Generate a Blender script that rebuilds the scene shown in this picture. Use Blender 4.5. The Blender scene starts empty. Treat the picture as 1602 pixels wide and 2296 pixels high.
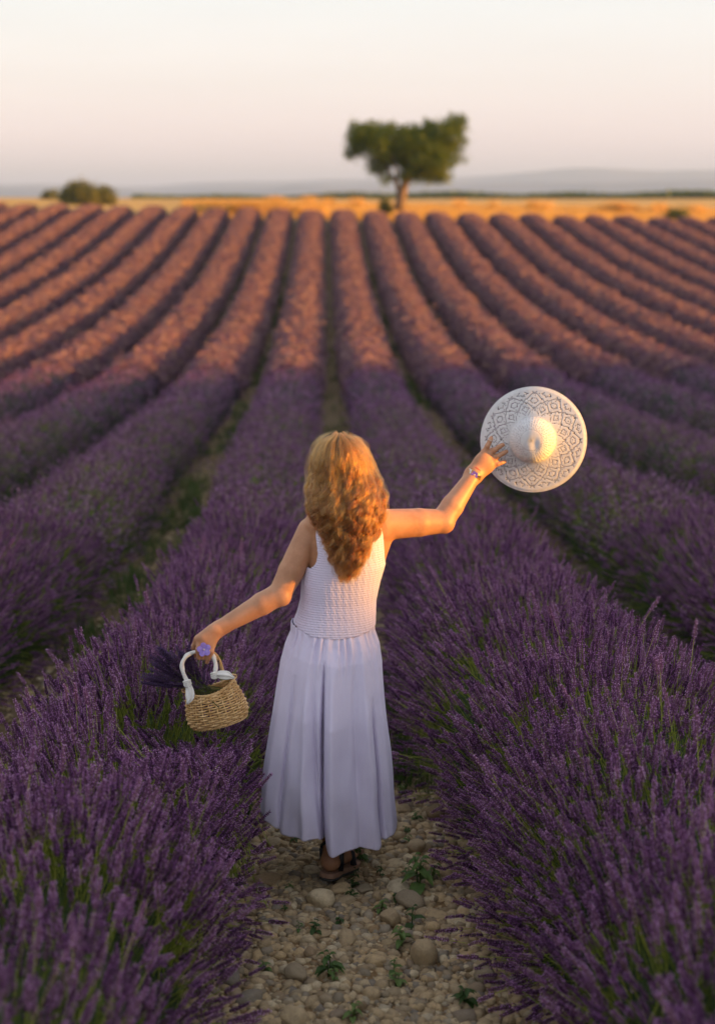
import bpy, math, random
import numpy as np
from mathutils import Vector, Matrix, Euler, noise as mnoise

R = math.radians
scene = bpy.context.scene
col = scene.collection
rng = np.random.default_rng(7)
random.seed(7)

# ------------------------------------------------------------------ camera
CAMZ, PITCH, YAW, FPX = 2.03, R(12.5), R(1.1), 3188.0
cam = bpy.data.cameras.new('camera')
cam.sensor_fit = 'VERTICAL'; cam.sensor_height = 36.0; cam.lens = 50.0
cam.clip_start = 0.05; cam.clip_end = 30000
cam.dof.use_dof = True; cam.dof.focus_distance = 4.85; cam.dof.aperture_fstop = 1.9
cam_o = bpy.data.objects.new('camera', cam); col.objects.link(cam_o)
cam_o.location = (0, 0, CAMZ)
cam_o.rotation_euler = (R(90) - PITCH, 0, -YAW)
scene.camera = cam_o

# ------------------------------------------------------------------ sun and sky
SUN_AZ, SUN_EL = R(104), R(4.4)      # azimuth clockwise from +Y
SUND = Vector((math.sin(SUN_AZ)*math.cos(SUN_EL), math.cos(SUN_AZ)*math.cos(SUN_EL), math.sin(SUN_EL)))
sl = bpy.data.lights.new('sun', 'SUN'); sl.energy = 5.0; sl.angle = R(0.7); sl.color = (1.0, 0.45, 0.07)
so = bpy.data.objects.new('sun', sl); col.objects.link(so)
so.rotation_euler = SUND.to_track_quat('Z', 'Y').to_euler()
w = bpy.data.worlds.new('World'); scene.world = w; w.use_nodes = True
nt = w.node_tree; N = nt.nodes; L = nt.links
bg = N['Background']
sky = N.new('ShaderNodeTexSky'); sky.sky_type = 'NISHITA'; sky.sun_disc = False
sky.sun_elevation = SUN_EL; sky.sun_rotation = SUN_AZ; sky.air_density = 1.0; sky.dust_density = 2.0; sky.ozone_density = 1.0
tc = N.new('ShaderNodeTexCoord'); sp = N.new('ShaderNodeSeparateXYZ'); L.new(tc.outputs['Generated'], sp.inputs[0])
rp = N.new('ShaderNodeValToRGB'); L.new(sp.outputs['Z'], rp.inputs[0])
e = rp.color_ramp.elements
SKY = [(0.0, (.94, .71, .70)), (.035, (.90, .72, .70)), (.075, (.79, .705, .68)), (.13, (.71, .71, .705)), (.35, (.70, .73, .76)), (1.0, (.52, .58, .72))]
e[0].position, e[0].color = SKY[0][0], (*SKY[0][1], 1)
e[1].position, e[1].color = SKY[-1][0], (*SKY[-1][1], 1)
for p_, c_ in SKY[1:-1]:
    q = e.new(p_); q.color = (*c_, 1)
wsp = N.new('ShaderNodeTexNoise'); wsp.inputs['Scale'].default_value = 2.2; wsp.inputs['Detail'].default_value = 3
mp = N.new('ShaderNodeMapping'); mp.inputs['Scale'].default_value = (1, 1, 7); L.new(tc.outputs['Generated'], mp.inputs[0]); L.new(mp.outputs[0], wsp.inputs['Vector'])
hs = N.new('ShaderNodeVectorMath'); hs.operation = 'SCALE'; hs.inputs['Scale'].default_value = 2.6   # brings the ramp to the sky model's units
L.new(rp.outputs[0], hs.inputs[0])
mx = N.new('ShaderNodeMix'); mx.data_type = 'RGBA'; mx.inputs['Factor'].default_value = 0.88
L.new(sky.outputs[0], mx.inputs['A']); L.new(hs.outputs[0], mx.inputs['B'])
mr = N.new('ShaderNodeMapRange'); mr.inputs['To Min'].default_value = .965; mr.inputs['To Max'].default_value = 1.035
mr.inputs['From Min'].default_value = .35; mr.inputs['From Max'].default_value = .65
L.new(wsp.outputs['Fac'], mr.inputs['Value'])
ms = N.new('ShaderNodeVectorMath'); ms.operation = 'SCALE'; L.new(mx.outputs['Result'], ms.inputs[0]); L.new(mr.outputs[0], ms.inputs['Scale'])
L.new(ms.outputs[0], bg.inputs['Color']); bg.inputs['Strength'].default_value = 0.12
vs = scene.view_settings
vs.view_transform = 'Standard'; vs.look = 'None'; vs.exposure = 2.22; vs.gamma = 1.0; vs.use_curve_mapping = False
cy = scene.cycles
cy.use_denoising = True; cy.max_bounces = 8; cy.diffuse_bounces = 4; cy.glossy_bounces = 3; cy.transmission_bounces = 4
cy.transparent_max_bounces = 8; cy.volume_bounces = 0; cy.caustics_reflective = False; cy.caustics_refractive = False
cy.use_adaptive_sampling = False

# ------------------------------------------------------------------ helpers
def tag(o, label=None, cat=None, group=None, kind=None):
    if label: o['label'] = label
    if cat: o['category'] = cat
    if group: o['group'] = group
    if kind: o['kind'] = kind
    return o

def link(o, parent=None):
    col.objects.link(o)
    if parent is not None: o.parent = parent
    return o

def empty(name, loc=(0, 0, 0), rot=(0, 0, 0), parent=None):
    o = bpy.data.objects.new(name, None); o.empty_display_size = .1
    o.location = loc; o.rotation_euler = rot
    return link(o, parent)

def mesh_np(name, verts, faces, mats=None, smooth=True, midx=None):
    """faces: list of arrays (n,3)/(n,4) or list of tuples"""
    me = bpy.data.meshes.new(name)
    verts = np.asarray(verts, dtype=np.float32).reshape(-1, 3)
    if len(faces) and isinstance(faces[0], np.ndarray) and faces[0].ndim == 2:
        groups = [f for f in faces if len(f)]
        loops = np.concatenate([g.ravel() for g in groups]).astype(np.int32)
        tot = np.concatenate([np.full(len(g), g.shape[1], dtype=np.int32) for g in groups])
    else:
        loops = np.array([i for f in faces for i in f], dtype=np.int32)
        tot = np.array([len(f) for f in faces], dtype=np.int32)
    start = np.concatenate([[0], np.cumsum(tot)[:-1]]).astype(np.int32)
    me.vertices.add(len(verts)); me.vertices.foreach_set('co', verts.ravel())
    me.loops.add(len(loops)); me.loops.foreach_set('vertex_index', loops)
    me.polygons.add(len(tot)); me.polygons.foreach_set('loop_start', start); me.polygons.foreach_set('loop_total', tot)
    if midx is not None: me.polygons.foreach_set('material_index', np.asarray(midx, dtype=np.int32))
    me.update(calc_edges=True)
    me.polygons.foreach_set('use_smooth', np.full(len(tot), smooth, dtype=bool))
    for m in (mats or []): me.materials.append(m)
    me.validate()
    return me

class MB:
    """collects shapes for one mesh object"""
    def __init__(self): self.v = []; self.f = []; self.mi = []; self.n = 0
    def add(self, v, f, mi=0):
        v = [tuple(p) for p in v]
        self.v += v; self.f += [tuple(i + self.n for i in q) for q in f]; self.mi += [mi]*len(f); self.n += len(v)
    def tube(self, pts, rad, sides=6, mi=0, cap=True, squash=None):
        pts = [Vector(p) for p in pts]
        if not hasattr(rad, '__len__'): rad = [rad]*len(pts)
        n = len(pts); t0 = (pts[1]-pts[0]).normalized()
        up = Vector((0, 0, 1)) if abs(t0.z) < .9 else Vector((1, 0, 0))
        a = t0.cross(up).normalized(); v = []; f = []
        for i, p in enumerate(pts):
            t = (pts[min(i+1, n-1)]-pts[max(i-1, 0)])
            if t.length < 1e-9: t = t0
            t.normalize()
            a = (a - t*a.dot(t))
            if a.length < 1e-6: a = t.orthogonal()
            a.normalize(); b = t.cross(a)
            for k in range(sides):
                th = 2*math.pi*k/sides
                sa, sb = (1, 1) if squash is None else squash
                v.append(p + (a*math.cos(th)*sa + b*math.sin(th)*sb)*rad[i])
        for i in range(n-1):
            for k in range(sides):
                k2 = (k+1) % sides
                f.append((i*sides+k, i*sides+k2, (i+1)*sides+k2, (i+1)*sides+k))
        if cap:
            f.append(tuple(range(sides-1, -1, -1))); f.append(tuple((n-1)*sides+k for k in range(sides)))
        self.add(v, f, mi)
    def obj(self, name, mats, parent=None, smooth=True, loc=None):
        me = mesh_np(name, self.v, self.f, mats if isinstance(mats, (list, tuple)) else [mats], smooth, self.mi)
        o = bpy.data.objects.new(name, me)
        if loc is not None: o.location = loc
        return link(o, parent)
    def mesh(self, name, mats, smooth=True):
        return mesh_np(name, self.v, self.f, mats if isinstance(mats, (list, tuple)) else [mats], smooth, self.mi)

def camray(px, py):
    """direction through a pixel of the 1602x2295 view"""
    d = Vector(((px-801)/FPX, -(py-1147.5)/FPX, -1)).normalized()
    return cam_o.matrix_basis.to_3x3() @ d
cam_o.matrix_basis = Matrix.LocRotScale(cam_o.location, cam_o.rotation_euler, None)
def at(px, py, Y):
    d = camray(px, py); t = Y/d.y
    return Vector((d.x*t, Y, CAMZ + d.z*t))

# ---- material helpers
class Mat:
    def __init__(self, name):
        self.m = bpy.data.materials.new(name); self.m.use_nodes = True
        self.nt = self.m.node_tree; self.p = self.nt.nodes['Principled BSDF']; self.out = self.nt.nodes['Material Output']
    def n(self, t, **kw):
        x = self.nt.nodes.new(t)
        for k, v in kw.items():
            if k.startswith('i_'):
                k = k[2:].replace('_', ' '); x.inputs[k].default_value = v
            else: setattr(x, k, v)
        return x
    def l(self, a, b): self.nt.links.new(a, b)
    def noise(self, scale, detail=4, rough=.6, coord='Object', stretch=None, dist=0):
        c = self.n('ShaderNodeTexCoord'); x = self.n('ShaderNodeTexNoise'); x.inputs['Scale'].default_value = scale
        x.inputs['Detail'].default_value = detail; x.inputs['Roughness'].default_value = rough; x.inputs['Distortion'].default_value = dist
        src = c.outputs[coord]
        if stretch:
            m = self.n('ShaderNodeMapping'); m.inputs['Scale'].default_value = stretch; self.l(src, m.inputs[0]); src = m.outputs[0]
        self.l(src, x.inputs['Vector']); return x.outputs['Fac']
    def ramp(self, src, stops):
        r = self.n('ShaderNodeValToRGB'); el = r.color_ramp.elements
        el[0].position, el[0].color = stops[0][0], (*stops[0][1], 1); el[1].position, el[1].color = stops[-1][0], (*stops[-1][1], 1)
        for p, c in stops[1:-1]: q = el.new(p); q.color = (*c, 1)
        self.l(src, r.inputs[0]); return r.outputs[0]
    def mix(self, f, a, b, mode='MIX'):
        x = self.n('ShaderNodeMix'); x.data_type = 'RGBA'; x.blend_type = mode
        for s, k in ((f, 'Factor'), (a, 'A'), (b, 'B')):
            if isinstance(s, (int, float)): x.inputs[k].default_value = s
            elif isinstance(s, tuple): x.inputs[k].default_value = (*s, 1)
            else: self.l(s, x.inputs[k])
        return x.outputs['Result']
    def bump(self, h, strength=.5, dist=.01):
        b = self.n('ShaderNodeBump'); b.inputs['Strength'].default_value = strength; b.inputs['Distance'].default_value = dist
        self.l(h, b.inputs['Height']); self.l(b.outputs[0], self.p.inputs['Normal']); return b
    def col(self, c):
        if isinstance(c, tuple): self.p.inputs['Base Color'].default_value = (*c, 1)
        else: self.l(c, self.p.inputs['Base Color'])
    def set(self, **kw):
        for k, v in kw.items(): self.p.inputs[k.replace('_', ' ')].default_value = v
        return self

def leafy(name, stops, scale, rough=.65, transl=.35, spec=.25, rnd=True):
    """a thin plant material: colour varies by piece and place, light passes through"""
    M = Mat(name)
    f = M.noise(scale, 3, coord='Object')
    if rnd:
        oi = M.n('ShaderNodeObjectInfo')
        a = M.n('ShaderNodeMath', operation='MULTIPLY_ADD'); a.inputs[1].default_value = .75; a.inputs[2].default_value = -.37
        M.l(oi.outputs['Random'], a.inputs[0])
        b = M.n('ShaderNodeMath', operation='ADD'); M.l(a.outputs[0], b.inputs[0]); M.l(f, b.inputs[1]); f = b.outputs[0]
    c = M.ramp(f, stops); M.col(c); M.set(Roughness=rough); M.p.inputs['Specular IOR Level'].default_value = spec
    if transl:
        t = M.n('ShaderNodeBsdfTranslucent'); M.l(c, t.inputs[0]); mm = M.n('ShaderNodeMixShader'); mm.inputs[0].default_value = transl
        M.l(M.p.outputs[0], mm.inputs[1]); M.l(t.outputs[0], mm.inputs[2]); M.l(mm.outputs[0], M.out.inputs['Surface'])
    return M.m

# ------------------------------------------------------------------ terrain shape
S = 1.70            # row spacing
XC = 0.105          # middle of the path the woman walks on
YE = 79.0           # far end of the lavender rows
_cy = np.array([-60, -20, 0, 4.7, 8, 10.6, 12, 16, 22, 29, 35.5, 44, 54, 62.5, 70, 76, 80, 86, 110, 200, 420, 900])
_cz = np.array([.6, .5, .13, -.36, -.76, -1.05, -1.18, -1.50, -1.86, -2.17, -2.25, -2.04, -1.55, -.88, -.15, .42, .72, .78, .82, 1.12, 1.42, 1.42])
_gy = np.linspace(-60, 900, 9601); _gz = np.interp(_gy, _cy, _cz)
_k = np.exp(-.5*(np.arange(-60, 61)/22.0)**2); _k /= _k.sum()
_gz = np.convolve(np.pad(_gz, 60, mode='edge'), _k, mode='valid')
def gz(x, y):
    x = np.asarray(x, float); y = np.asarray(y, float)
    z = np.interp(y, _gy, _gz)
    t = np.clip((y-18)/60, 0, 1); t = t*t*(3-2*t)
    fade = 1-np.clip((y-110)/300, 0, 1)
    z = z - .021*np.clip(x, -60, 60)*t*fade
    # far beyond the plateau the land falls away
    z = z - np.clip((y-900)/1000, 0, None)*8
    return z
def bumps(x, y):
    x = np.asarray(x, float); y = np.asarray(y, float)
    return .012*np.sin(5.1*x+1.3*y)*np.sin(3.7*y-2.2*x+1)+.008*np.sin(13*x+4)*np.sin(11*y+2.0*x)
def ground_at(px, py):
    d = camray(px, py); t = .5
    while t < 200:
        p = Vector((0, 0, CAMZ)) + d*t
        if p.z < float(gz(p.x, p.y)): break
        t += .01
    return p

def xc(y):
    """the middle path is not quite straight"""
    y = np.asarray(y, float); return .135 - .003*y + .10*np.exp(-((y-11)/5.0)**2)
# ground sheet
M = Mat('path_soil'); n1 = M.noise(9, 6, .7); M.col(M.ramp(n1, [(.3, (.14, .082, .035)), (.52, (.26, .16, .075)), (.7, (.40, .26, .13))])); M.set(Roughness=.95); M.p.inputs['Specular IOR Level'].default_value = .1; M.bump(M.noise(30, 6, .7), .9, .03); m_path = M.m
M = Mat('dry_soil')
n1 = M.noise(9, 6, .7); n2 = M.noise(.7, 3)
c = M.ramp(n1, [(.3, (.085, .052, .024)), (.52, (.15, .095, .048)), (.7, (.24, .165, .10))])
c2 = M.ramp(n2, [(.35, (.13, .09, .045)), (.65, (.22, .16, .095))])
M.col(M.mix(.4, c, c2)); M.set(Roughness=.95); M.p.inputs['Specular IOR Level'].default_value = .1
M.bump(M.noise(30, 6, .7), .9, .03)
m_soil = M.m
def grid_mesh(name, xs, ys, mat, dz=0.0, rough=True):
    X, Y = np.meshgrid(xs, ys); Z = gz(X, Y) + dz
    if rough: Z = Z + bumps(X, Y)*(Y < 120)
    nx, ny = len(xs), len(ys)
    i = np.arange(nx*ny).reshape(ny, nx)
    q = np.stack([i[:-1, :-1].ravel(), i[:-1, 1:].ravel(), i[1:, 1:].ravel(), i[1:, :-1].ravel()], 1)
    me = mesh_np(name, np.stack([X.ravel(), Y.ravel(), Z.ravel()], 1), [q], [mat])
    o = bpy.data.objects.new(name, me); return link(o)
def sym(inner, step, outer, n):
    a = np.arange(0, inner, step); b = inner*(outer/inner)**np.linspace(0, 1, n)
    a = np.concatenate([a, b]); return np.concatenate([-a[::-1][:-1], a])
ys = np.concatenate([np.linspace(-60, -2, 12), np.arange(-1.5, 14, .08), np.arange(14, 100, .6), 100*(12000/100)**np.linspace(0, 1, 60)])
g = grid_mesh('ground', np.concatenate([-6000*(.01)**np.linspace(0, 1, 14), np.arange(-55, -4, 1.2), np.arange(-3, 3.2, .08), np.arange(4, 60, 1.2), 60*(100)**np.linspace(0, 1, 14)]), ys, m_soil)
tag(g, 'dry stony soil between the lavender rows', None, None, 'structure')

# golden stubble beyond the crest
M = Mat('golden_straw')
n1 = M.noise(.09, 4, stretch=(1, .35, 1)); n2 = M.noise(1.6, 5)
c = M.ramp(n1, [(.3, (.36, .19, .03)), (.5, (.50, .27, .04)), (.7, (.58, .33, .06))])
M.col(M.mix(.35, c, M.ramp(n2, [(.3, (.28, .16, .03)), (.7, (.62, .36, .08))]))); M.set(Roughness=.9); M.bump(n2, .8, .3)
m_gold = M.m
gf = grid_mesh('golden_field', np.concatenate([np.linspace(-260, -60, 12), np.arange(-58, 58, 2.0), np.linspace(60, 260, 12)]),
               np.concatenate([np.arange(81.5, 130, 1.5), 130*(520/130)**np.linspace(0, 1, 40)]), m_gold, .05)
tag(gf, 'golden stubble field behind the lavender crest', None, None, 'structure')
M = Mat('far_plain'); M.col(M.ramp(M.noise(.004, 4, stretch=(1, 3, 1)), [(.35, (.13, .12, .06)), (.6, (.30, .24, .12))])); M.set(Roughness=1)
fp = grid_mesh('plain', sym(300, 60, 6000, 10), 521*(11000/521)**np.linspace(0, 1, 30), M.m, .12)
tag(fp, 'distant plain at the foot of the mountains', None, None, 'structure')

# mountains: three overlapping ranges
M = Mat('mountain_rock'); M.col(M.ramp(M.noise(.0016, 5), [(.35, (.04, .055, .05)), (.65, (.10, .10, .10))])); M.set(Roughness=1)
m_mount = M.m
def mountain(name, Y, depth, prof, seed, x0=-4200, x1=4200):
    """prof: list of (px, py) skyline points of the 1602 view"""
    xs = np.linspace(x0, x1, 260)
    kx = np.array([at(px, 440, Y).x for px, py in prof]); kz = np.array([at(px, py, Y).z for px, py in prof])
    ridge = np.interp(xs, kx, kz)
    k = np.exp(-.5*(np.arange(-8, 9)/4.0)**2); k /= k.sum(); ridge = np.convolve(np.pad(ridge, 8, mode='edge'), k, mode='valid')
    vs_ = np.linspace(-1, 1, 25); V = []
    for j, t in enumerate(vs_):
        h = (1-abs(t))**.8
        for i, x in enumerate(xs):
            nz = mnoise.fractal(Vector((x*.0018+seed, t*2.2, seed)), .9, 2.1, 5)
            V.append((x, Y+t*depth, -60 + (ridge[i]+60)*h + nz*(18+34*abs(t)*h)*(0.35 if abs(t) < .05 else 1)))
    nx = len(xs); i = np.arange(len(V)).reshape(len(vs_), nx)
    q = np.stack([i[:-1, :-1].ravel(), i[:-1, 1:].ravel(), i[1:, 1:].ravel(), i[1:, :-1].ravel()], 1)
    o = bpy.data.objects.new(name, mesh_np(name, V, [q], [m_mount])); link(o)
    return o
tag(mountain('mountains', 7600, 1300, [(-1500, 425), (-300, 416), (0, 413), (140, 411), (250, 420), (340, 417), (420, 409), (560, 406), (700, 404), (830, 401), (930, 402), (1040, 398), (1120, 391), (1200, 384), (1260, 378), (1330, 376), (1400, 378), (1480, 384), (1560, 381), (1620, 380), (1900, 392), (3000, 410)], 3.1),
    'pale blue mountain range on the horizon', None, None, 'structure')
tag(mountain('hills', 5200, 700, [(-1500, 428), (0, 424), (300, 426), (600, 421), (900, 417), (1000, 414), (1150, 408), (1300, 410), (1500, 405), (1620, 402), (2000, 410), (3000, 425)], 9.7),
    'lower blue hills in front of the mountain range', None, None, 'structure')

# evening air: one even volume round everything below the sky
M = Mat('haze_air'); M.nt.nodes.remove(M.p)
pv = M.nt.nodes.new('ShaderNodeVolumePrincipled'); pv.inputs['Color'].default_value = (.38, .57, .98, 1); pv.inputs['Density'].default_value = .00022; pv.inputs['Anisotropy'].default_value = 0.0
M.l(pv.outputs[0], M.out.inputs['Volume'])
hb = MB(); hx, hy0, hy1, hz0, hz1 = 6500, -700, 12500, -170, 185
hb.add([(x, y, z) for x in (-hx, hx) for y in (hy0, hy1) for z in (hz0, hz1)], [(0, 1, 3, 2), (4, 6, 7, 5), (0, 4, 5, 1), (2, 3, 7, 6), (0, 2, 6, 4), (1, 5, 7, 3)])
tag(hb.obj('haze', M.m, None, False), 'thin blue evening haze over the whole plateau', None, None, 'stuff')

# unseen rise on the right, its crest shaped so its shadow covers the near field
BX = 46.0
M = Mat('shade_bank_grass'); M.col(M.ramp(M.noise(.6, 5), [(.35, (.10, .10, .04)), (.65, (.24, .19, .09))])); M.set(Roughness=1); M.bump(M.noise(3, 5), .8, .3)
def hit_top(px, py, h=.72):
    d = camray(px, py); t = .5
    while t < 200:
        p = Vector((0, 0, CAMZ)) + d*t
        if p.z < float(gz(p.x, p.y)) + h: break
        t += .02
    return p
_pts = []
for p in [hit_top(50, 850), hit_top(275, 838), hit_top(650, 812), hit_top(820, 820), hit_top(963, 813), hit_top(1415, 797), hit_top(1602, 829), Vector((.1, 4.75, .66))]:
    q = p + SUND*((BX-p.x)/SUND.x); _pts.append((q.y, q.z))
_pts.sort()
by_ = np.array([-110, _pts[0][0]-9, _pts[0][0]-1.8] + [p[0] for p in _pts] + [_pts[-1][0]+5, _pts[-1][0]+14, 60, 80])
bz_ = np.array([_pts[0][1]+2.2, _pts[0][1]+1.6, _pts[0][1]+.5] + [p[1] for p in _pts] + [_pts[-1][1]-.9, _pts[-1][1]-2.2, -5, -6])
bank_y = np.arange(-105, 60, .5); bank_h = np.interp(bank_y, by_, bz_)
_k2 = np.exp(-.5*(np.arange(-5, 6)/2.0)**2); _k2 /= _k2.sum(); bank_h = np.convolve(np.pad(bank_h, 5, mode='edge'), _k2, mode='valid')
bx_off = np.array([-13, -10, -7, -4, -2, -.8, 0, .8, 2, 5, 10, 16]); bprof = np.array([0, .12, .35, .66, .88, .97, 1, .98, .93, .75, .35, 0])
V = []
for j, y in enumerate(bank_y):
    for dx, pr in zip(bx_off, bprof):
        b = float(gz(BX+dx, y)) - .15
        V.append((BX+dx, y, b + max(bank_h[j]-b, 0)*pr + (.34*mnoise.noise(Vector((dx*.3, y*.9, 3)))+.12*mnoise.noise(Vector((dx*.3, y*2.5, 8))) if pr > 0 else 0)))
nx = len(bx_off); i = np.arange(len(V)).reshape(len(bank_y), nx)
q = np.stack([i[:-1, :-1].ravel(), i[:-1, 1:].ravel(), i[1:, 1:].ravel(), i[1:, :-1].ravel()], 1)
o = link(bpy.data.objects.new('bank', mesh_np('bank', V, [q], [M.m])))
tag(o, 'unseen grassy rise on the right, shaped to shade the near field', None, None, 'structure')
# ------------------------------------------------------------------ lavender
def mat_flower(name, dark, mid, light, sc=300):
    return leafy(name, [(.15, dark), (.5, mid), (.9, light)], sc, .7, .35, .2)
m_calyx = mat_flower('lavender_calyx', (.075, .026, .075), (.155, .058, .135), (.26, .11, .21))
m_petal = mat_flower('lavender_petal', (.32, .13, .34), (.54, .28, .53), (.72, .46, .70))
m_stem = leafy('lavender_stem', [(.2, (.15, .19, .025)), (.55, (.32, .38, .05)), (.9, (.50, .50, .10))], 20, .6, .3)
m_far_l = leafy('lavender_far_flower', [(.1, (.17, .095, .16)), (.5, (.31, .19, .215)), (.85, (.48, .33, .27))], 60, .8, .3, .1)
m_far_d = leafy('lavender_far_calyx', [(.1, (.17, .08, .14)), (.5, (.27, .14, .18)), (.85, (.38, .21, .22))], 60, .8, .25, .1)

def spike_mesh(name, seed, lod, SLx=None, HLx=None, fat=1.0):
    r = random.Random(seed); b = MB()
    HL = HLx or r.uniform(.048, .066); bend = r.uniform(-.02, .02); SL = SLx or r.uniform(.30, .42)
    def axis(z):     # a slight curve all along the stem
        return Vector((bend*(z/.3)**2*1.2, 0, z))
    if lod == 0:
        b.tube([axis(z) for z in (-SL, -SL*.55, -.085, -.04, -.005)], [.0013, .0011, .001, .0008, .0005], 3, 0, False)
        nl_ = 10 if HLx is None else 13; levels = [-HL + HL*i/(nl_-1) for i in range(nl_)]
        if r.random() < .75: levels.insert(0, -HL-r.uniform(.014, .024))
        for li, z in enumerate(levels):
            t = (z+HL)/HL; n = 6 if 0 <= t < .8 else 4; ph = r.uniform(0, 6.3)
            rr = .0034*fat*(1-.42*max(t, 0)**2)
            for k in range(n):
                a = ph + 2*math.pi*k/n + r.uniform(-.2, .2)
                o = Vector((math.cos(a), math.sin(a), 0)); tn = Vector((-math.sin(a), math.cos(a), 0))
                base = axis(z) + o*.0007; up = fat*r.uniform(.0052, .0078)*(1-.25*max(t, 0))
                tip = base + o*rr*1.25 + Vector((0, 0, up)); m = base + o*rr*.75 + Vector((0, 0, up*.45)); wdt = .0019*fat
                b.add([base, m+tn*wdt, m-tn*wdt, tip, m+o*.0014], [(0, 1, 4), (0, 4, 2), (1, 3, 4), (4, 3, 2)], 1)
                if r.random() < .55:   # an open corolla
                    q = tip + o*.0008; s_ = r.uniform(.0017, .0027)
                    b.add([q-o*.001, q+tn*s_+Vector((0, 0, .001)), q+o*s_*.8+Vector((0, 0, -s_*.3)), q-tn*s_, q+Vector((0, 0, s_*1.2))+o*s_*.3],
                          [(0, 1, 2), (0, 2, 3), (0, 3, 4), (0, 4, 1)], 2)
    else:
        b.tube([axis(z) for z in (-SL*.8, -.12, -.01)], [.0016, .0013, .0008], 3, 0, False)
        lv = 5
        for i in range(lv):
            z = -HL + HL*i/lv; rr = .0062*(1-.5*(i/lv)**2); h = HL/lv*1.25; ph = r.uniform(0, 6)
            c = axis(z)
            ring = [c + Vector((math.cos(ph+k*2.094)*rr, math.sin(ph+k*2.094)*rr, h*.55*r.uniform(.8, 1.3))) for k in range(3)]
            b.add([c, *ring, c+Vector((0, 0, h))], [(0, 2, 1), (0, 3, 2), (0, 1, 3), (1, 2, 4), (2, 3, 4), (3, 1, 4)], 1 if r.random() < .6 else 2)
    return b.mesh(name, [m_stem, m_calyx, m_petal], smooth=False)

def clump_mesh(name, seed):
    """far lavender: a tuft of a dozen coarse spikes"""
    r = random.Random(seed); b = MB()
    for k in range(12):
        a = r.uniform(0, 6.3); d = r.uniform(0, .10); x, y = math.cos(a)*d, math.sin(a)*d
        h = r.uniform(.07, .12); lx, ly = x*.5+r.uniform(-.02, .02), y*.5+r.uniform(-.02, .02); rr = r.uniform(.012, .019); z0 = -.06
        ring = [Vector((x+math.cos(q)*rr, y+math.sin(q)*rr, z0+.35*h)) for q in (0, 2.1, 4.2)]
        b.add([Vector((x, y, z0)), *ring, Vector((x+lx, y+ly, z0+h))], [(0, 2, 1), (0, 3, 2), (0, 1, 3), (1, 2, 4), (2, 3, 4), (3, 1, 4)], r.choice((0, 0, 1)))
    return b.mesh(name, [m_far_l, m_far_d], smooth=False)

def library(name, meshes):
    c = bpy.data.collections.new(name)
    for m in meshes: c.objects.link(bpy.data.objects.new(m.name, m))
    return c
lib0 = library('near_flowers', [spike_mesh('flower_%02d' % i, 10+i, 0, None, None, 1.35) for i in range(8)])
lib1 = library('mid_flowers', [spike_mesh('bloom_%02d' % i, 40+i, 1) for i in range(6)])
lib2 = library('far_flowers', [clump_mesh('tuft_%02d' % i, 70+i) for i in range(5)])

def scatter(name, lib, nvar, pos, rot, scale, parent=None, kind='stuff', loc=None):
    """points with rotation / size / variant, filled with library meshes by geometry nodes"""
    n = len(pos); loc = np.zeros(3) if loc is None else np.asarray(loc)
    me = bpy.data.meshes.new(name); me.vertices.add(n); me.vertices.foreach_set('co', (pos-loc).astype(np.float32).ravel())
    a = me.attributes.new('turn', 'FLOAT_VECTOR', 'POINT'); a.data.foreach_set('vector', rot.astype(np.float32).ravel())
    a = me.attributes.new('size', 'FLOAT', 'POINT'); a.data.foreach_set('value', scale.astype(np.float32).ravel())
    a = me.attributes.new('pick', 'INT', 'POINT'); a.data.foreach_set('value', rng.integers(0, nvar, n).astype(np.int32))
    o = bpy.data.objects.new(name, me); o.location = loc; link(o, parent)
    ng = bpy.data.node_groups.get('scatter_'+lib.name)
    if ng is None:
        ng = bpy.data.node_groups.new('scatter_'+lib.name, 'GeometryNodeTree')
        ng.interface.new_socket('Geometry', in_out='INPUT', socket_type='NodeSocketGeometry')
        ng.interface.new_socket('Geometry', in_out='OUTPUT', socket_type='NodeSocketGeometry')
        gi = ng.nodes.new('NodeGroupInput'); go = ng.nodes.new('NodeGroupOutput')
        iop = ng.nodes.new('GeometryNodeInstanceOnPoints'); ci = ng.nodes.new('GeometryNodeCollectionInfo')
        ci.inputs['Collection'].default_value = lib; ci.inputs['Separate Children'].default_value = True; ci.inputs['Reset Children'].default_value = True
        def att(nm, ty):
            x = ng.nodes.new('GeometryNodeInputNamedAttribute'); x.data_type = ty; x.inputs['Name'].default_value = nm
            return [s for s in x.outputs if s.enabled and s.name == 'Attribute'][0]
        er = ng.nodes.new('FunctionNodeEulerToRotation')
        ng.links.new(gi.outputs[0], iop.inputs['Points']); ng.links.new(ci.outputs[0], iop.inputs['Instance'])
        iop.inputs['Pick Instance'].default_value = True
        ng.links.new(att('pick', 'INT'), iop.inputs['Instance Index']); ng.links.new(att('turn', 'FLOAT_VECTOR'), er.inputs[0]); ng.links.new(er.outputs[0], iop.inputs['Rotation'])
        ng.links.new(att('size', 'FLOAT'), iop.inputs['Scale']); ng.links.new(iop.outputs[0], go.inputs[0])
    md = o.modifiers.new('scatter', 'NODES'); md.node_group = ng
    if kind: o['kind'] = kind
    return o

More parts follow.
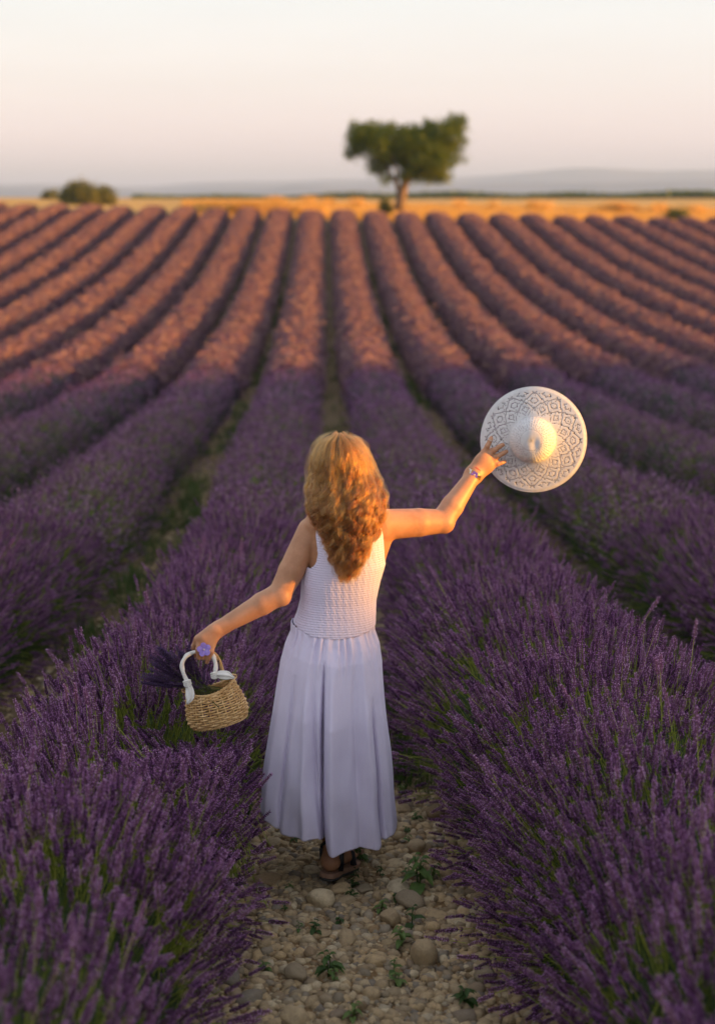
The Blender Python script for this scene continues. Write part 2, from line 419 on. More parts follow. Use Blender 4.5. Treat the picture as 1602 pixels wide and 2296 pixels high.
def eul(d, spin):
    """euler that takes +Z to d after a spin about Z (XYZ order: Rz*Ry*Rx)"""
    # use Rz(az) * Ry(tilt) with the spin folded in through an equivalent matrix
    d = d/np.linalg.norm(d, axis=1, keepdims=True)
    az = np.arctan2(d[:, 1], d[:, 0]); ti = np.arccos(np.clip(d[:, 2], -1, 1))
    ca, sa, ct, st, cs, ss = np.cos(az), np.sin(az), np.cos(ti), np.sin(ti), np.cos(spin), np.sin(spin)
    # M = Rz(az) Ry(ti) Rz(spin)
    m00 = ca*ct*cs - sa*ss; m10 = sa*ct*cs + ca*ss; m20 = -st*cs; m21 = st*ss; m22 = ct
    y = np.arcsin(np.clip(-m20, -1, 1)); x = np.arctan2(m21, m22); z = np.arctan2(m10, m00)
    return np.stack([x, y, z], 1)

rows_k = [k + .5 for k in range(-14, 14)]
PW, PH = .60, .66      # half width and height of a bush over its base
plant_off = {}
def row_cross(a, wd, hh):
    """cross-section of the flower surface: a = angle from straight up"""
    x = wd*np.sign(np.sin(a))*np.abs(np.sin(a))**.85
    z = .16 + hh*np.sign(np.cos(a))*np.abs(np.cos(a))**.8
    return x, z
def surf(xk, k, y, a, dy, h0=1.0):
    """tip position and outward direction for row k, plant-local offset dy"""
    big = 1 + .04*np.sin(y*1.1+k*5.3) + .03*np.sin(y*2.9+k*2.1)
    dome = (1-.13*(dy/.45)**2)
    wn = np.interp(y, [2.5, 4.7, 8, 14, 22, 40], [.76, .91, .90, .94, 1.0, 1.08])
    far = np.interp(y, [20, 40], [1, .5]); big = 1+(big-1)*far; dome = 1+(dome-1)*far
    if k == -.5: big = big*np.interp(y, [6, 11], [.90, 1])
    x, z = row_cross(a, PW*big*dome*wn, PH*big*dome)
    z = .16 + (z-.16)*np.interp(y, [5, 12, 80], [1, .88, .80])
    if abs(k) == 1.5: x = x*np.where(x*k < 0, np.interp(y, [3, 5, 12, 16], [1, 1.22, 1.22, 1]), 1)
    if abs(k) == .5: x = x*np.where(x*k < 0, np.interp(y, [4.9, 5.6, 9, 14], [1, 1.42 if k > 0 else 1.17, 1.3 if k > 0 else 1.17, 1]), np.interp(y, [4.5, 6, 11, 16], [1, .80, .80, 1]))
    xr_ = xc(y) + k*S
    P = np.stack([xr_ + x*h0, y, gz(xr_ + x, y) + z*h0], 1)
    D = np.stack([x*.95, dy*.9, (z-.10)*1.15], 1)
    D /= np.linalg.norm(D, axis=1, keepdims=True)
    return P, D

def in_view(P, margin=1.2):
    x, y = P[:, 0]-P[:, 1]*math.tan(YAW), P[:, 1]
    return np.abs(x) < (y*.262 + margin)

LABEL_N = {}
def ordinal(n): return ['nearest', 'second', 'third', 'fourth', 'fifth', 'sixth', 'seventh', 'eighth', 'ninth', 'tenth', 'eleventh', 'twelfth', 'thirteenth', 'fourteenth'][n]
Mh = Mat('lavender_foliage')
fn = Mh.noise(14, 5, .7); oi = Mh.noise(1.1, 3)
cA = Mh.ramp(fn, [(.3, (.018, .03, .010)), (.55, (.05, .075, .022)), (.75, (.10, .14, .04))])  # greens set dark to paint in the deep shade among the stems
cB = Mh.ramp(fn, [(.3, (.035, .017, .04)), (.55, (.07, .034, .075)), (.75, (.12, .06, .11))])
gn = Mh.n('ShaderNodeNewGeometry'); sx = Mh.n('ShaderNodeSeparateXYZ'); Mh.l(gn.outputs['Position'], sx.inputs[0])
mr = Mh.n('ShaderNodeMapRange'); mr.inputs['From Min'].default_value = 14; mr.inputs['From Max'].default_value = 34; mr.inputs['To Max'].default_value = .85
Mh.l(sx.outputs['Y'], mr.inputs['Value'])      # farther off single flowers are no longer built: the mound carries their colour, darkened for the shade inside the row
Mh.col(Mh.mix(mr.outputs[0], cA, cB)); Mh.set(Roughness=.9); Mh.p.inputs['Specular IOR Level'].default_value = .1
Mh.bump(fn, 1.0, .08)
m_mound = Mh.m

stem_meshes = [o.data for o in lib0.objects]
cam_v = np.array([0, 0, CAMZ])
for k in rows_k:
    xk = float(xc(8)) + k*S
    side = 'right' if k > 0 else 'left'
    n_ = int(abs(k)-.5)
    # where does this row come into view?
    y_in = max(1.2, (abs(xk - 0)-5.5)/.262) if abs(k) > 1 else 1.2
    if y_in > YE-4: continue
    ye = YE + .5*math.sin(k*2.2)
    z0 = float(gz(xk, y_in))
    row = empty('lavender_row', (xk, y_in, z0))
    base = np.array([xk, y_in, z0])
    where = ('long row of purple lavender on the woman\'s %s, %s' % (side, ['touching her path', 'second from her path', 'third from her path', 'fourth from her path', 'fifth from her path', 'sixth from her path', 'seventh from her path', 'eighth from her path', 'ninth from her path', 'tenth from her path', 'eleventh from her path', 'twelfth from her path', 'thirteenth from her path', 'fourteenth from her path'][n_]))
    tag(row, where, 'lavender row', 'rows of lavender running up to the crest')
    # mound (foliage body)
    ysr = np.concatenate([np.arange(y_in-1, min(22, ye), .12), np.arange(max(22, y_in-1), ye, .3), [ye, ye+.25, ye+.4]])
    ysr = ysr[ysr > -1]
    an = np.linspace(-1.75, 1.75, 15)
    Y, A = np.meshgrid(ysr, an, indexing='ij')
    shr = np.interp(Y.ravel(), [0, 12, 24, 40], [.62, .74, .86, .93]); shr = shr*np.interp(Y.ravel(), [ye-.6, ye+.2, ye+.4], [1, .75, .2])
    nz = np.array([mnoise.noise(Vector((a*1.6+k*7, y*2.6, k))) for y, a in zip(Y.ravel(), A.ravel())])
    P, D = surf(xk, k, Y.ravel(), A.ravel(), np.zeros(Y.size), 1.0)
    xa = xc(Y.ravel())+k*S; ax = np.stack([xa, Y.ravel(), gz(xa, Y.ravel())+.1], 1)
    if k == -.5: shr = shr*np.interp(Y.ravel(), [3.4, 4.0, 4.9, 5.4], [1, .6, .6, 1])
    P = ax + (P-ax)*(shr*(1+.16*nz*np.interp(Y.ravel(), [20, 40], [1, .45])))[:, None]
    i = np.arange(Y.size).reshape(Y.shape)
    q = np.stack([i[:-1, :-1].ravel(), i[:-1, 1:].ravel(), i[1:, 1:].ravel(), i[1:, :-1].ravel()], 1)
    mo = link(bpy.data.objects.new('foliage', mesh_np('foliage', P-base, [q], [m_mound])), row); mo['kind'] = 'stuff'
    # flower stems
    near = []
    def gen(y0, y1, dens, jit):
        n = int((y1-y0)*dens)
        if n <= 0: return None
        y = rng.uniform(y0, y1, n)
        a = np.clip(rng.normal(0, 1, n)*.95, -1.9, 1.9); u = rng.uniform(-1.75, 1.75, n); a = np.where(rng.random(n) < .75, u, a*.9)
        pc = (np.floor((y+k*.37)/.9)+.5)*.9 - k*.37; dy = y-pc
        P, D = surf(xk, k, y, a, dy)
        D = D + rng.normal(0, jit, D.shape); D[:, 2] += .10; D /= np.linalg.norm(D, axis=1, keepdims=True)
        P = P + D*rng.normal(-.02, .055, n)[:, None] + D*(rng.random(n) < .07)[:, None]*.09
        g = gz(P[:, 0], P[:, 1]) + .05
        P[:, 2] = np.maximum(P[:, 2], g + .02)
        m = in_view(P, 4.5) & (P[:, 1] > .9)
        # the basket hangs among them and pushes the flowers aside
        zl = .20 + .39*np.clip(4.56-P[:, 1], 0, None) + 2.2*np.clip(np.abs(P[:, 0]+.47)-.17, 0, None); nb = (P[:, 1] > 3.3) & (P[:, 1] < 4.74) & (P[:, 2] > zl)
        P[:, 2] = np.where(nb, zl-rng.random(n)*.10, P[:, 2]); D[:, 0] -= nb*.5; D[:, 2] -= nb*.25; D /= np.linalg.norm(D, axis=1, keepdims=True)
        # patches where fewer heads let the green stems show
        pn = np.sin(P[:, 0]*3.1+k)*np.sin(P[:, 1]*2.3+k*3)
        m &= rng.random(n) < np.where(pn > .45, .55, 1)
        m &= np.hypot(P[:, 0]+.01, P[:, 1]-4.74) > .30      # the skirt stands there
        m &= (rng.random(n) < np.interp(np.abs(a), [1.05, 1.5], [1, .5])) | ((k == .5) & (y < 9))      # thinner low on the flanks
        return P[m], D[m]
    def put(nm, lib, nv, PD, smin, smax):
        P, D = PD
        if len(P) == 0: return
        o = scatter(nm, lib, nv, P, eul(D, rng.uniform(0, 6.28, len(P))), rng.uniform(smin, smax, len(P)), row, 'stuff', None)
        # the points are in world space: keep them there under the parent
        o.matrix_parent_inverse = Matrix.Translation(Vector(base)).inverted()
    if n_ <= 1:
        P, D = gen(1.0 if n_ == 0 else 4, 10.5, 1650, .16)
        if n_ == 0:      # the stems that show largest are built one by one
            v = P - cam_v; dist = np.linalg.norm(v, axis=1)
            fwd = np.array(cam_o.matrix_basis.to_3x3() @ Vector((0, 0, -1))); rt = np.array(cam_o.matrix_basis.to_3x3() @ Vector((1, 0, 0))); up = np.cross(rt, fwd)
            zc = v @ fwd; ix = (v @ rt)/zc; iy = (v @ up)/zc
            vis = (np.abs(ix) < .245) & (np.abs(iy) < .355) & (D @ np.array([0, 0, 1]) > .2)
            # outermost only: those standing proud of the row
            sc = np.where(vis, zc - .25*D[:, 2], 99); idx = np.argsort(sc)[:300]
            rest = np.ones(len(P), bool); rest[idx] = False
            rot = eul(D[idx], rng.uniform(0, 6.28, len(idx)))
            for j, (p, e_) in enumerate(zip(P[idx], rot)):
                o = bpy.data.objects.new('flower_stem', stem_meshes[j % len(stem_meshes)]); o.parent = row
                o.location = p-base; o.rotation_euler = e_; s_ = random.uniform(.85, 1.2); o.scale = (s_, s_, s_); col.objects.link(o)
            P, D = P[rest], D[rest]
        put('flowers', lib0, 8, (P, D), .8, 1.2)
        ys_ = 10.5
    else: ys_ = y_in
    if ys_ < 22:
        r_ = gen(ys_, 22, 1100, .17)
        if r_: put('flowers', lib1, 6, r_, .95, 1.4)
        ys_ = 22
    if ys_ < 38:
        r_ = gen(ys_, 38, 420, .2)
        if r_: put('flowers', lib1, 6, r_, 1.5, 2.2)
    r_ = gen(max(30, ys_ if ys_ > 30 else 30), ye, 430, .2)
    if r_: put('flowers', lib2, 5, r_, .55, .85)
# ------------------------------------------------------------------ stones of the path
def stone_mesh(name, seed, sub=2, flat=.6):
    import bmesh
    r = random.Random(seed); bm = bmesh.new(); bmesh.ops.create_icosphere(bm, subdivisions=sub, radius=1)
    ax = Vector((r.uniform(.8, 1.25), r.uniform(.75, 1.1), r.uniform(.5, .85)*flat/.6))
    off = Vector((r.uniform(0, 90), r.uniform(0, 90), 0))
    cuts = [(Vector((r.gauss(0, 1), r.gauss(0, 1), r.gauss(0, .7))).normalized(), r.uniform(.62, .88)) for _ in range(5)]
    for v in bm.verts:
        p = v.co.normalized(); d = 1 + .16*mnoise.noise(p*1.3+off) + .06*mnoise.noise(p*3.5+off)
        q = p*d
        for n, h in cuts:
            e_ = q.dot(n)-h
            if e_ > 0: q = q - n*e_*.85
        v.co = Vector((q.x*ax.x, q.y*ax.y, q.z*ax.z))
    me = bpy.data.meshes.new(name); bm.to_mesh(me); bm.free(); me.polygons.foreach_set('use_smooth', np.ones(len(me.polygons), bool))
    me.materials.append(m_stone); return me
M = Mat('limestone')
oi = M.n('ShaderNodeObjectInfo')
base_c = M.ramp(oi.outputs['Random'], [(.0, (.17, .11, .055)), (.18, (.56, .41, .23)), (.36, (.64, .44, .22)), (.5, (.22, .19, .14)), (.62, (.50, .35, .18)), (.78, (.78, .63, .40)), (.9, (.13, .13, .13)), (1.0, (.36, .22, .10))])
nA = M.noise(9, 5, .7); nB = M.noise(2.0, 4, .6)
c = M.mix(.32, base_c, M.ramp(nA, [(.3, (.20, .13, .065)), (.6, (.46, .33, .18)), (.75, (.60, .46, .28))]), 'MIX')
c = M.mix(M.ramp(nB, [(.45, (0, 0, 0)), (.7, (.55, .55, .55))]), c, (.24, .17, .10))
M.col(c); M.set(Roughness=.85); M.p.inputs['Specular IOR Level'].default_value = .25; M.bump(nA, .5, .04)
m_stone = M.m
stone_var = [stone_mesh('stone_%d' % i, i, 3 if i < 5 else 2) for i in range(10)]
# the path strip itself carries the stones
xs = np.arange(-.62, .63, .04); ysp = np.arange(-1, 16, .05)
X, Y = np.meshgrid(xs, ysp); X0 = X.copy(); X = X + xc(Y); nzp = np.array([mnoise.noise(Vector((x*6, y*6, 5)))*.012 + mnoise.noise(Vector((x*22, y*22, 1)))*.005 for x, y in zip(X.ravel(), Y.ravel())])
Z = gz(X, Y).ravel() + bumps(X, Y).ravel() + .012 + nzp*np.clip((.62-np.abs(X0.ravel()))/.12, 0, 1)
i = np.arange(X.size).reshape(X.shape); q = np.stack([i[:-1, :-1].ravel(), i[:-1, 1:].ravel(), i[1:, 1:].ravel(), i[1:, :-1].ravel()], 1)
path = link(bpy.data.objects.new('path', mesh_np('path', np.stack([X.ravel(), Y.ravel(), Z], 1), [q], [m_path])))
tag(path, 'stony path between the two nearest lavender rows', None, None, 'structure')
def put_stone(x, y, wd, flat, sink, rotz, parent, mesh=None):
    me = mesh or random.choice(stone_var[:5]); o = bpy.data.objects.new('stone', me); o.parent = parent
    s_ = wd/2/1.02; o.scale = (s_, s_*random.uniform(.75, 1), s_*flat); z = float(gz(x, y)+bumps(x, y))+.012
    o.location = (x, y, z + s_*flat*.6*(1-sink)); o.rotation_euler = (random.uniform(-.15, .15), random.uniform(-.15, .15), rotz); col.objects.link(o); return o
big = [(948, 2172, 78, 1.2), (874, 2078, 56, 1.25), (718, 2044, 80, .8), (920, 2030, 74, .9), (816, 2006, 52, .7), (894, 2002, 68, .5), (844, 2024, 34, 1.3), (969, 2098, 42, 1), (663, 2198, 70, .8),
       (693, 2154, 42, .9), (830, 2245, 54, .9), (1020, 2240, 46, 1), (1003, 2140, 44, 1), (753, 2100, 32, 1), (776, 2042, 44, .8), (651, 1964, 46, .4), (904, 1812, 26, 1), (985, 1930, 30, 1.1), (637, 1903, 28, 1.2),
       (1010, 1905, 34, 1), (880, 1945, 50, .4), (945, 2050, 40, .7), (600, 2110, 44, .8), (1040, 2060, 40, .8), (668, 2096, 46, .6), (980, 2060, 50, .5), (1080, 2180, 50, .6), (905, 1870, 24, 1), (720, 2110, 50, .4), (1000, 1965, 36, .9), (760, 2280, 50, .7)]
used = []
for px, py, wpx, fl in big:
    p = ground_at(px, py); zc = p.y*.976 + (CAMZ-p.z)*.216; wd = wpx/FPX*zc
    put_stone(p.x, p.y, wd, fl, .25, random.uniform(0, 6.28), path); used.append((p.x, p.y, wd/2))
n_st = len(big)
while n_st < 299:
    y = 2.4 + 6.4*random.random()**1.5; x = float(xc(y)) + random.uniform(-.47, .47); wd = random.choice((.03, .035, .045, .055, .07, .085))*random.uniform(.8, 1.2)
    if any((x-a)**2+(y-b)**2 < (c_+wd*.35)**2 for a, b, c_ in used): continue
    put_stone(x, y, wd, random.uniform(.6, 1.1), random.uniform(.1, .5), random.uniform(0, 6.28), path); used.append((x, y, wd*.4)); n_st += 1
lib3 = library('pebbles', [stone_mesh('pebble_%d' % i, 50+i, 1) for i in range(8)])
def pebbles(nm, n, xf, y0, y1, smin, smax, parent, pw=1.4):
    y = y0 + (y1-y0)*rng.random(n)**pw; x = xf(n, y); s_ = smin*(smax/smin)**(rng.random(n)**2.2)
    P = np.stack([x, y, gz(x, y)+bumps(x, y)+.012+s_*.1], 1)
    rot = np.stack([rng.normal(0, .25, n), rng.normal(0, .25, n), rng.uniform(0, 6.28, n)], 1)
    return scatter(nm, lib3, 8, P, rot, s_, parent, 'stuff')
pebbles('gravel', 70000, lambda n, y: xc(y) + rng.uniform(-.6, .6, n), 2.0, 15, .008, .030, path, 1.3)
pebbles('gravel', 900, lambda n, y: xc(y) + rng.uniform(-.6, .6, n), 4, 14, .012, .035, path)
for kk in (-2, -1, 1, 2):   # stones in the neighbouring gaps
    tag(pebbles('gravel', 3000, lambda n, y: xc(y) + kk*S + rng.normal(0, .22, n), 7, 34, .009, .03, None), None, None, None, 'stuff')

# ------------------------------------------------------------------ small plants in the path
m_weed = leafy('weed_leaf', [(.2, (.045, .085, .02)), (.55, (.09, .16, .035)), (.9, (.16, .22, .06))], 25, .55, .35)
def weed_mesh(name, seed, n, hgt, spread):
    r = random.Random(seed); b = MB()
    for s_ in range(max(1, n//7)):
        dx, dy = r.uniform(-1, 1)*spread*.3, r.uniform(-1, 1)*spread*.3; lean = Vector((dx, dy, 1)).normalized()
        h = hgt*r.uniform(.7, 1); b.tube([Vector((dx*.3, dy*.3, -.02)), Vector((dx*.5, dy*.5, h*.5)), Vector((dx, dy, h))], [.0022, .0018, .001], 4)
        for k in range(7):
            z = h*(.25+.78*k/6); a = k*2.4+r.uniform(-.3, .3); ln = spread*(1.05-.55*k/6)*r.uniform(.6, 1); wd = ln*r.uniform(.24, .36)
            o = Vector((math.cos(a), math.sin(a), 0)); t = Vector((-o.y, o.x, 0)); b0 = Vector((dx*z/h, dy*z/h, z)); up = r.uniform(.1, .8)
            P = [b0 + o*ln*f + Vector((0, 0, ln*(up*f - .75*f*f))) for f in (0, .3, .65, 1)]
            b.add([P[0], P[1]+t*wd*.8+Vector((0, 0, .003)), P[1], P[1]-t*wd*.8+Vector((0, 0, .003)), P[2]+t*wd*.75+Vector((0, 0, .003)), P[2], P[2]-t*wd*.75+Vector((0, 0, .003)), P[3]],
                  [(0, 1, 2), (0, 2, 3), (1, 4, 5, 2), (2, 5, 6, 3), (4, 7, 5), (5, 7, 6)])
    return b.mesh(name, [m_weed])
weed_var = [weed_mesh('weed_leaves_%d' % i, 5+i, (7, 14, 21, 7)[i], (.055, .05, .07, .04)[i], (.035, .04, .045, .05)[i]) for i in range(4)]
Z5 = [(1070, 620, 2.3, 2), (1145, 560, 1.6, 1), (1000, 560, 1.2, 0), (655, 620, 1.1, 1), (645, 690, 1.1, 3), (818, 535, 1, 0), (820, 775, 1.2, 1), (1020, 860, 1.8, 0), (970, 1000, 1.7, 1), (930, 672, 1, 3), (508, 1190, 1.9, 1),
      (905, 1160, 1.1, 0), (925, 1240, 1.2, 1), (575, 850, 1, 3), (1000, 340, 1.1, 0), (1055, 210, 1.1, 1), (310, 935, 1, 0), (400, 935, 1.2, 1), (235, 640, .9, 3), (1365, 1380, 1.7, 1), (690, 460, 1.6, 1), (668, 556, 1, 0), (1000, 275, .9, 3),
      (640, 1440, 1.4, 1), (430, 290, .9, 1), (525, 1230, 1.2, 0), (955, 20, 1, 1), (210, 800, .9, 0), (90, 1150, 1, 1), (270, 310, .9, 3)]
WL = ['large bushy weed with broad dark leaves at the path edge right of the woman\'s feet', 'leafy weed right behind the large one against the lavender', 'small weed just left of the large bushy weed', 'low weed between the stones right of the raised sandal', 'flat little weed beside the big flat stone below the sandals',
      'tiny weed in the fine gravel right of the sandals', 'upright weed with grey leaves beside the round brown stone', 'tall single weed right of the round brown stone', 'bushy weed just above the biggest boulder in the path', 'small weed between the two long stones',
      'tall leafy weed left of centre in the lower part of the path', 'little weed left of the biggest boulder', 'low weed below and left of the biggest boulder', 'tiny flat weed between the pebbles left of the path centre', 'small weed right of the dress hem by the lavender', 'small weed up the path near the dress hem',
      'small weed by the left lavender row in front of the dark stones', 'low weed touching the first one by the left lavender row', 'tiny weed among the yellow stones left of the sandals', 'blurred weed in the lower right corner of the path', 'weed growing directly behind the sandals', 'tiny weed at the toe of the raised sandal',
      'tiny weed just above the small one right of the dress hem', 'blurred weed at the bottom edge of the path', 'low weed under the hem left of the sandals', 'sprawling weed below the tall leafy weed', 'weed at the top of the visible path beside the skirt', 'single weed poking out of the left lavender edge', 'dark low weed by the lower left lavender', 'tiny weed by the pale stone under the left hem']
for (zx, zy, sc_, vi), lb in zip(Z5, WL):
    p = ground_at(563.2+zx*.3516, 1783.5+zy*.3516)
    o = bpy.data.objects.new('weed', weed_var[vi]); o.location = (p.x, p.y, float(gz(p.x, p.y)+bumps(p.x, p.y))+.015); o.scale = (sc_*.85,)*3; o.rotation_euler = (0, 0, random.uniform(0, 6.28)); col.objects.link(o)
    tag(o, lb, 'weed', 'small weeds in the stony path')

# ------------------------------------------------------------------ grass in the gaps
def grass_mesh(name, seed, nb, h, spread, wd, mat):
    r = random.Random(seed); b = MB()
    for k in range(nb):
        a = r.uniform(0, 6.3); d = r.uniform(0, spread); x, y = math.cos(a)*d, math.sin(a)*d; hh = h*r.uniform(.5, 1); ln = r.uniform(.1, .6)*hh
        o = Vector((math.cos(a), math.sin(a), 0)); t = Vector((-o.y, o.x, 0)).lerp(Vector((1, 0, 0)), .3)
        P = [Vector((x, y, -.02)), Vector((x, y, hh*.55))+o*ln*.3, Vector((x, y, hh))+o*ln]
        b.add([P[0]-t*wd, P[0]+t*wd, P[1]-t*wd*.8, P[1]+t*wd*.8, P[2]], [(0, 1, 3, 2), (2, 3, 4)])
    return b.mesh(name, [mat])
m_grass = leafy('green_grass', [(.2, (.04, .07, .016)), (.55, (.075, .13, .028)), (.9, (.17, .19, .06))], 12, .6, .35)
lib4 = library('grass_tufts', [grass_mesh('grass_%d' % i, 90+i, 22, .16, .06, .003, m_grass) for i in range(4)] )
def grass(n, xf, y0, y1, s0, s1, lb, pw=1.0, thr=.0):
    y = y0+(y1-y0)*rng.random(n)**pw; x = xf(n) + xc(y) - XC; z = gz(x, y)+bumps(x, y)
    nz = np.array([mnoise.noise(Vector((a*.9, b*.33, 11))) for a, b in zip(x, y)]); m = nz > thr
    m &= in_view(np.stack([x, y, z], 1), 4)
    P = np.stack([x, y, z], 1)[m]; o = scatter('grass', lib4, 4, P, np.stack([np.zeros(len(P)), np.zeros(len(P)), rng.uniform(0, 6.28, len(P))], 1), rng.uniform(s0, s1, len(P)), None, 'stuff')
    tag(o, lb, None, None, 'stuff')
P = []
for i in range(130):
    a_, b_ = random.gauss(.33, .05), random.uniform(5.7, 8); P.append((a_, b_, float(gz(a_, b_))))
P = np.array(P); tag(scatter('grass', lib4, 4, P, np.stack([np.zeros(len(P)), np.zeros(len(P)), rng.uniform(0, 6.28, len(P))], 1), rng.uniform(.6, 1.1, len(P)), None, 'stuff'), 'green weeds on the path edge right of the skirt', None, None, 'stuff')
for kk in range(-9, 10):
    if kk == 0:
        grass(260, lambda n: XC + rng.normal(0, .24, n), 9.5, 40, .5, 1.0, 'sparse green grass up the middle path', 1, -.1); continue
    grass(1500 if abs(kk) < 3 else 900, lambda n: XC + kk*S + rng.normal(0, .25, n), 6, 60, .6, 1.4, 'green grass and weeds in the gap between lavender rows', 1, -.08)

# ------------------------------------------------------------------ trees beyond the crest
M = Mat('tree_bark'); bn = M.noise(6, 5, .7, stretch=(1, 1, .3)); M.col(M.ramp(bn, [(.3, (.07, .045, .03)), (.7, (.22, .15, .10))])); M.set(Roughness=.9); M.bump(bn, .8, .08); m_bark = M.m
m_leaf = leafy('tree_leaf', [(.15, (.03, .06, .005)), (.5, (.085, .13, .010)), (.9, (.22, .23, .02))], 1.2, .6, .3, rnd=False)
m_leaf2 = leafy('bush_leaf', [(.15, (.06, .075, .02)), (.5, (.12, .13, .035)), (.9, (.21, .19, .05))], 1.0, .6, .3, rnd=False)
def leaf_cloud(lobes, n, sz, seed, flat=.0, thin=.75):
    """lobes: (x,y,z, rx,ry,rz). leaves on small twig clusters through the volume, denser near the surface"""
    r = np.random.default_rng(seed); V = []; F = []; vol = np.array([a[3]*a[4]*a[5] for a in lobes])**(2/3); vol /= vol.sum()
    nc = n//9; ids = r.choice(len(lobes), nc, p=vol); D = r.normal(0, 1, (nc, 3)); D /= np.linalg.norm(D, axis=1, keepdims=True)
    rad = 1-(r.random(nc)**1.8)*thin; Lb = np.array(lobes)[ids]
    C = Lb[:, :3] + D*Lb[:, 3:]*(rad*(1+.16*np.sin(D[:, 0]*7+ids)*np.cos(D[:, 2]*6+ids*2)))[:, None]
    C = np.repeat(C, 9, 0) + r.normal(0, sz*1.7, (nc*9, 3)); m = len(C)
    A = r.normal(0, 1, (m, 3)); A /= np.linalg.norm(A, axis=1, keepdims=True); B = np.cross(A, r.normal(0, 1, (m, 3))); B /= np.linalg.norm(B, axis=1, keepdims=True)
    s_ = sz*r.uniform(.6, 1.2, m)[:, None]
    V = np.stack([C-A*s_, C+B*s_*.45, C+A*s_, C-B*s_*.45], 1).reshape(-1, 3); F = np.arange(m*4).reshape(m, 4)
    return V, F
def tree(name, base, lobes, limbs, n, sz, seed, mat, label, cat, group=None, thin=.75):
    t = empty(name, base); tag(t, label, cat, group)
    V, F = leaf_cloud(lobes, n, sz, seed, thin=thin)
    link(bpy.data.objects.new('crown', mesh_np('crown', V, [F], [mat], False)), t)
    if limbs:
        b = MB()
        for pts, r0, r1 in limbs:
            k = len(pts); b.tube(pts, [r0+(r1-r0)*i/(k-1) for i in range(k)], 8)
        b.obj('trunk', m_bark, t)
    return t
TY = 93.0
B0 = at(893, 468, TY); B0.z = float(gz(B0.x, TY)) - .1
def rel(px, py, dy=0): return at(px, py, TY+dy) - B0 - Vector((0, 0, 0))
lob = []
for px, py, rx, rz, dy in [(822, 312, 40, 30, 0), (800, 330, 20, 22, .5), (865, 325, 40, 34, -.6), (868, 352, 34, 26, .8), (920, 330, 42, 36, .8), (965, 320, 42, 38, 0), (1000, 300, 34, 30, -.4), (1022, 285, 18, 20, .3), (1012, 338, 28, 30, .6),
                           (945, 368, 46, 24, 0), (980, 365, 36, 22, -.6), (845, 375, 24, 16, .6), (892, 315, 42, 30, .2), (925, 312, 36, 26, -.5), (945, 318, 34, 30, .7), (840, 300, 34, 20, .5), (885, 345, 36, 26, .9), (955, 345, 44, 30, -.8), (930, 392, 34, 16, 0), (968, 392, 30, 13, .4), (808, 300, 22, 18, -.3), (988, 398, 22, 8, .5), (792, 286, 9, 12, .2), (1032, 272, 11, 14, 0), (1010, 276, 14, 14, .4), (962, 282, 12, 14, -.3), (784, 345, 9, 9, 0), (1038, 318, 9, 14, .3), (870, 286, 10, 9, 0), (862, 402, 13, 7, -.3)]:
    c_ = rel(px, py, dy); sx_ = 34.9; lob.append((c_.x, c_.y, c_.z, 1.12*rx/sx_, rx/sx_, 1.12*rz/sx_))
Q = lambda *a: [rel(*p) for p in a]
limbs = [(Q((893, 472), (899, 445), (905, 420), (910, 400)), .36, .22), (Q((900, 448), (893, 425), (888, 408)), .20, .14),
         (Q((910, 402), (920, 380), (945, 350, .4), (975, 320, .6), (1010, 285, .5)), .2, .05), (Q((908, 408), (935, 395, -.3), (975, 380, -.4)), .14, .05), (Q((888, 410), (872, 385, .2), (850, 350, .3), (815, 315, .2)), .14, .04),
         (Q((890, 412), (888, 380, -.3), (875, 340, -.5)), .12, .04), (Q((910, 402), (915, 360, .6), (920, 320, .8)), .15, .04), (Q((880, 398), (862, 398, 0), (846, 380, .3)), .08, .03)]
tree('almond_tree', B0, lob, limbs, 46000, .095, 3, m_leaf, 'lone gnarled tree with a wide dark green crown standing beyond the lavender crest', 'tree')
def round_bush(px0, px1, pyt, Y, seed, label, mat, group='round bushes and trees behind the crest', n=5000, extra=None):
    x0, x1 = at(px0, 440, Y).x, at(px1, 440, Y).x; zt = at(px0, pyt, Y).z; cx = (x0+x1)/2; b = Vector((cx, Y, float(gz(cx, Y))-.1)); hh = zt-b.z; wv = (x1-x0)/2
    lb = [(0, 0, hh*.55, wv*.62, wv*.6, hh*.45), (-wv*.5, .3, hh*.4, wv*.5, wv*.5, hh*.4), (wv*.5, -.3, hh*.42, wv*.5, wv*.5, hh*.42), (0, 0, hh*.3, wv*.8, wv*.7, hh*.3)]
    return tree('round_bush', b, lb, [([Vector((0, 0, -.1)), Vector((.1, 0, hh*.5))], .15, .06)], n, .11*Y/100, seed, mat, label, 'bush', group, .6)
round_bush(136, 222, 409, 125, 21, 'largest round green bush behind the left end of the crest', m_leaf2, n=9000)
round_bush(205, 256, 420, 128, 22, 'smaller bush touching the largest one on its right', m_leaf2)
round_bush(100, 130, 435, 190, 23, 'small hazy tree left of the largest round bush', m_leaf2, n=2500)
round_bush(882-26, 882-10, 446, 94, 25, 'low weedy bush at the foot of the lone tree', m_leaf2, n=1500)
round_bush(1490, 1540, 466, 96, 26, 'low green scrub at the right end of the stubble field', m_leaf2, n=1500)

